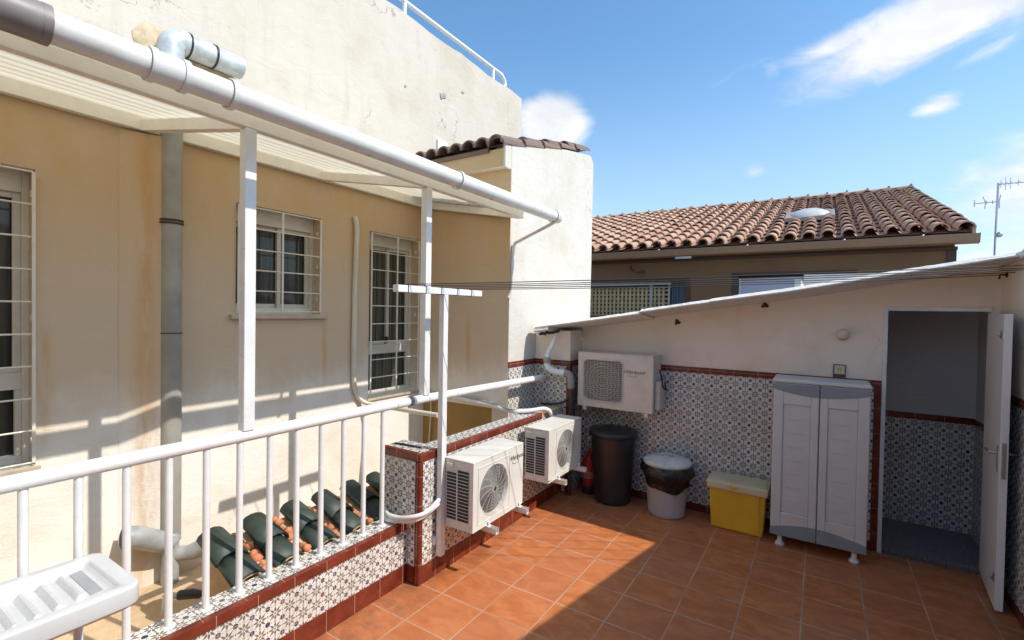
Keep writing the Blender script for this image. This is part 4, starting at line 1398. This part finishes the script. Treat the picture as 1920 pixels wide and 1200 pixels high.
def rrect(xa, xb, ya, yb_, r_, z, n=6):
    pts = []
    for cx_, cy_, a0 in ((xb - r_, yb_ - r_, 0), (xa + r_, yb_ - r_, 90), (xa + r_, ya + r_, 180), (xb - r_, ya + r_, 270)):
        for i in range(n + 1):
            a = R(a0 + 90 * i / n)
            pts.append((cx_ + r_ * math.cos(a), cy_ + r_ * math.sin(a), z))
    return pts


lay = [rrect(sx0 + .012, sx1 - .012, sy0 + .012, sy1 - .012, .05, sz - .08), rrect(sx0, sx1, sy0, sy1, .05, sz - .068),
       rrect(sx0, sx1, sy0, sy1, .05, sz - .006), rrect(sx0 + .006, sx1 - .006, sy0 + .006, sy1 - .006, .046, sz),
       rrect(sx0 + .042, sx1 - .042, sy0 + .042, sy1 - .052, .035, sz), rrect(sx0 + .056, sx1 - .056, sy0 + .06, sy1 - .063, .03, sz - .012)]
b.grid(lay, True)
split(b.build('basin', M['sink'], ls, .004))
# inner tray: washboard slope falling away from the far end
bx0, bx1 = sx0 + .066, sx1 - .066
ny = 90
rows = []
for i in range(ny + 1):
    y = lerp(sy1 - .064, sy0 + .06, i / ny)
    dd = (sy1 - .064) - y
    z = sz - .016 - min(dd * .12, .075)
    rows.append([])
    for q in (0, .02, .06, .14, .17, .2, .35, .5, .65, .8, .83, .86, .94, .98, 1):
        rib = 0
        if .075 < dd < .47 and .15 < q < .85:
            rib = .019 * max(0, math.sin((dd - .075) / .056 * 2 * math.pi)) ** .7
        side = (sz - .008 - z) * (1 if q in (0, 1) else .75 if q in (.02, .98) else .12 if q in (.06, .94) else 0)
        endz = (sz - .008 - z) * max(0, 1 - dd / .012)
        rows[-1].append((lerp(sx0 + .055, sx1 - .055, q), y, z + rib + max(side, endz)))
split(MB().grid(rows).build('washboard', M['sink'], ls))
b = MB()
b.hexa([(sx0 + .10, sy1 - .125, sz - .04), (sx1 - .10, sy1 - .125, sz - .04), (sx1 - .10, sy1 - .090, sz - .04), (sx0 + .10, sy1 - .090, sz - .04), (sx0 + .10, sy1 - .125, sz - .0205), (sx1 - .10, sy1 - .125, sz - .0205), (sx1 - .10, sy1 - .090, sz - .0165), (sx0 + .10, sy1 - .090, sz - .0165)])
b.build('soap_groove', simple('shallow grey recess', (.36, .37, .38), .5), ls)
b = MB()
b.box(sx0 + .03, sx1 - .03, sy0 + .03, sy1 - .25, sz - .28, sz - .101)
b.build('bowl', M['sink'], ls, .03)
for x in (sx0 + .09, sx1 - .06):
    for y in (sy0 + .1, sy1 - .42):
        MB().tube([(x, y, 0), (x, y, sz - .27)], .014, 10).build('leg', M['paint'], ls)

tp = thing('garden_tap', 'black and grey tap fitting low behind the railing beside the sink', 'tap', (-1.2, -2.7, .2))
MB().tube([(-1.2, -2.60, .06), (-1.2, -2.60, .16), (-1.13, -2.54, .17)], .02, 10).build('body', M['galv'], tp)
MB().tube([(-1.14, -2.55, .17), (-1.08, -2.50, .175), (-1.04, -2.47, .17)], [.028, .03, .024], 12).build('coupling', M['black'], tp)

# ================================================================ NEIGHBOUR HOUSE
YN = 6.0
nh = thing('neighbour_house', 'brown neighbouring house with clay-tiled roof behind the outhouse', 'house', (1, YN, -3))
zE = 3.27
b = MB()
b.box(-6, 3.87, YN, YN + .2, -3, 1.9).box(-6, -2.3, YN, YN + .2, 1.9, 3.18)
b.box(-.10, .78, YN, YN + .2, 1.9, 3.18).box(2.62, 3.87, YN, YN + .2, 1.9, 3.18)
b.box(-2.3, -.10, YN, YN + .2, 2.62, 3.18).box(.78, 2.62, YN, YN + .2, 2.70, 3.18)
b.box(3.67, 3.87, YN + .2, 17.8, -3, 3.18)
b.box(-6, 3.67, 17.6, 17.8, -3, 3.18)
b.build('wall', M['brownwall'], nh)
MB().box(-6, 3.9, YN - .04, YN, 3.02, 3.075).build('moulding', M['darkbrown'], nh, .005)
MB().box(3.78, 3.89, YN - .02, YN, -3, 3.02).build('corner_board', M['darkbrown'], nh)
MB().prism([(YN - .18, 3.12), (YN - .18, 3.255), (12, 5.205), (17.9, 3.25), (17.9, 3.1), (12, 5.0)], 0, -6, 4.02).build('eave_board', M['darkbrown'], nh)
# gutter
MB().prism([(YN - .32, 3.10), (YN - .21, 3.08), (YN - .20, 3.215), (YN - .215, 3.225), (YN - .34, 3.225)], 0, -6, 4.09).build('gutter', M['brownmetal'], nh, .006)
MB().box(-.25, .05, YN - .36, YN - .33, 3.035, 3.075).build('gutter_tag', M['alu'], nh)
b = MB()
for x in (2.45, 3.45, 1.0, -.6): b.lathe([(.02, 0), (.02, .012), (0, .014)], (x, YN - .26, 3.235), 8)
b.build('gutter_bolts', M['alu'], nh)
# roof covering
pitch, tan = .2885, .316
x_r = 4.06
b = MB()
nrow = 15
yl = 12.0 - (YN - .22)
for c_ in range(31):
    cx = x_r - .10 - c_ * pitch
    for r_ in range(nrow):
        y0 = YN - .22 + r_ * yl / nrow
        y1 = y0 + yl / nrow * 1.1
        jx = random.uniform(-.008, .008)
        jz = random.uniform(-.006, .008)
        rows = []
        for yy, rad, lf in ((y0, .113, .05), (y1, .098, .012)):
            zb = zE + (yy - (YN - .22)) * tan + lf + jz
            rows.append([(cx + jx + rad * math.cos(t), yy, zb + rad * .95 * math.sin(t)) for t in [math.pi * j / 9 for j in range(10)]])
        b.grid(rows, uvs=lambda a, q, c_=c_, r_=r_: [(c_ + .5, r_ + .5)] * 4)
        b.grid([rows[0], [(cx + jx + (x - cx - jx) * .85, y, z - .02) for x, y, z in rows[0]]], smooth=False, uvs=lambda a, q, c_=c_, r_=r_: [(c_ + .5, r_ + .5)] * 4)
        # pan tile between covers
        px = cx - pitch / 2
        rows = []
        for yy, lf in ((y0, .045), (y1, .012)):
            zb = zE + (yy - (YN - .22)) * tan + lf
            rows.append([(px + .085 * math.cos(t), yy, zb + .02 - .05 * math.sin(t)) for t in [math.pi * j / 5 for j in range(6)]])
        b.grid(rows, uvs=lambda a, q, c_=c_, r_=r_: [(c_ + 60.5, r_ + .5)] * 4)
b.face([(-6, YN - .2, zE - .0), (x_r, YN - .2, zE - .0), (x_r, 12, zE - .0 + 6.2 * tan), (-6, 12, zE - .0 + 6.2 * tan)], uv=[(90.5, .5)] * 4)
b.face([(-6, 12, zE - .03 + 6.2 * tan), (x_r, 12, zE - .03 + 6.2 * tan), (x_r, 18, zE), (-6, 18, zE)], uv=[(90.5, .5)] * 4)
b.build('roof', M['roof'], nh)
b = MB()
for i in range(23):
    xa = x_r + .0 - i * .45
    rows = []
    for xx, rad in ((xa, .125), (xa - .5, .10)):
        zb = zE + 6.2 * tan + .02
        rows.append([(xx, 12 + rad * math.cos(t), zb + rad * math.sin(t)) for t in [math.pi * j / 9 for j in range(10)]])
    b.grid(rows, uvs=lambda a, q, i=i: [(120.5 + i, .5)] * 4)
    b.box(xa - .06, xa - .02, 11.93, 12.07, zb + .08, zb + .15)
b.build('ridge_tiles', M['roof'], nh)
MB().prism([(YN - .20, zE - .15), (YN - .20, zE + .07), (12, zE + .07 + 6.2 * tan), (12, zE - .15 + 6.2 * tan)], 0, 4.025, 4.065).build('verge_board', M['roof'], nh)
# skylight dome
dz = zE + (8.1 - YN + .22) * tan
b = MB()
sl0 = math.atan(tan)
rows = []
for i in range(9):
    a = R(i * 90 / 8)
    row = []
    for j in range(28):
        t = 2 * math.pi * j / 28
        rx, ry, h = .40 * math.cos(a), .36 * math.cos(a), .19 * math.sin(a)
        lx, ly = rx * math.cos(t), ry * math.sin(t)
        row.append((1.90 + lx, 8.15 + ly * math.cos(sl0) - h * math.sin(sl0) * .5, dz + .07 + ly * math.sin(sl0) + h))
    rows.append(row)
b.grid(rows, True)
b.build('skylight_dome', M['dome'], nh)
b = MB()
b.hexa([(1.45, 7.78, dz - .06), (2.35, 7.78, dz - .06), (2.35, 8.6, dz + .20), (1.45, 8.6, dz + .20), (1.45, 7.78, dz + .03), (2.35, 7.78, dz + .03), (2.35, 8.6, dz + .30), (1.45, 8.6, dz + .30)])
b.build('skylight_flashing', simple('grey flashing', (.34, .29, .25), .6), nh, .01)
# windows
wa = MB().box(-2.3, -.42, YN + .03, YN + .07, 2.56, 2.62).box(-.47, -.44, YN + .03, YN + .07, 1.9, 2.56).box(-2.3, -.42, YN + .03, YN + .06, 2.50, 2.515).box(-.85, -.80, YN + .05, YN + .08, 1.9, 2.56).build('window', M['alu'], nh, .003)
b = MB()
x = -2.28
while x < -.52:
    b.box(x, x + .045, YN + .10, YN + .12, 1.9, 2.50); x += .088
z = 1.9
while z < 2.49:
    b.box(-2.28, -.50, YN + .121, YN + .14, z, z + .045); z += .088
b.build('lattice', M['lattice'], wa)
MB().box(-2.3, -.10, YN + .16, YN + .18, 1.9, 2.62).build('pane', M['glassb'], wa)
MB().box(-.42, -.10, YN + .12, YN + .15, 1.9, 2.60).build('side_light', glass_mat('blue grey glass', (.06, .08, .12), (.16, .18, .22), 20), wa)
MB().box(-.13, -.03, YN - .015, YN, 1.9, 2.68).box(-2.3, -.13, YN - .015, YN, 2.62, 2.68).build('casing', M['darkbrown'], wa)
wb_ = MB().box(.84, .88, YN + .03, YN + .08, 1.9, 2.66).box(.88, 2.6, YN + .03, YN + .08, 2.64, 2.66).build('window', M['alu'], nh, .003)
MB().box(.88, 2.62, YN + .06, YN + .08, 1.9, 2.64).build('blind', M['lilac'], wb_)
MB().box(1.86, 1.90, YN + .04, YN + .06, 1.9, 2.60).build('blind_rail', M['pvc'], wb_)
MB().box(.72, .84, YN - .015, YN, 1.9, 2.76).box(.84, 2.65, YN - .015, YN, 2.70, 2.76).build('casing', M['darkbrown'], wb_)
cbk = thing('security_light', 'small curved wall fitting under the neighbour roof eave', 'wall light', (-1.1, YN, 3.0))
MB().tube(smoothpath([(-1.25, YN, 2.98), (-1.22, YN - .06, 2.90), (-1.12, YN - .12, 2.83), (-.98, YN - .12, 2.82)], 5), .014, 8).lathe([(0, 0), (.05, .0), (.055, .03), (.03, .06), (0, .065)], (-.96, YN - .12, 2.80), 12).build('arm', M['darkbrown'], cbk)

# ================================================================ TV ANTENNA
an = thing('tv_antenna', 'thin television antenna mast against the sky at the right edge', 'antenna', (4.75, 8, -3))
MB().tube([(4.75, 8, -3), (4.75, 8, 3.2), (4.765, 8, 4.40)], .016, 8).build('mast', M['alu'], an)
b = MB()
b.tube([(4.75, 8, 4.375), (5.22, 8.05, 4.385)], .008, 6)
for x, h in ((4.80, .07), (4.86, .12), (4.92, .1), (5.02, .05), (5.12, .05), (5.22, .07)):
    b.tube([(x, 8, 4.38 - h), (x, 8, 4.38 + h)], .005, 5); b.tube([(x, 7.9, 4.38), (x, 8.1, 4.38)], .005, 5)
b.build('upper_yagi', M['alu'], an)
b = MB()
b.tube([(4.78, 8, 4.07), (4.46, 8, 4.065)], .008, 6)
for x, h, s_ in ((4.46, .06, 0), (4.62, .03, 0), (4.70, .03, 0), (4.60, .11, .05), (4.79, .12, -.02)):
    b.tube([(x, 8, 4.07 - h), (x + s_ * .2, 8, 4.07), (x - s_ * .6, 8, 4.07 + h)], .008, 5)
b.build('lower_yagi', M['alu'], an)
MB().lathe([(0, -.02), (.045, -.02), (.05, 0), (.045, .02), (0, .02)], (4.80, 8, 3.48), 14, 1).build('amplifier', M['alu'], an)
# rooftop beyond the side wall
ft = thing('far_roof', 'dark tiled roof edge just visible past the side wall at the far right', 'roof', (4.5, 3, 2.3))
b = MB()
b.prism([(3.62, -3), (7, -3), (7, 2.9), (4.4, 2.75), (3.62, 2.42)], 1, 2.6, 4.6)
b.build('gable', M['slab'], ft)
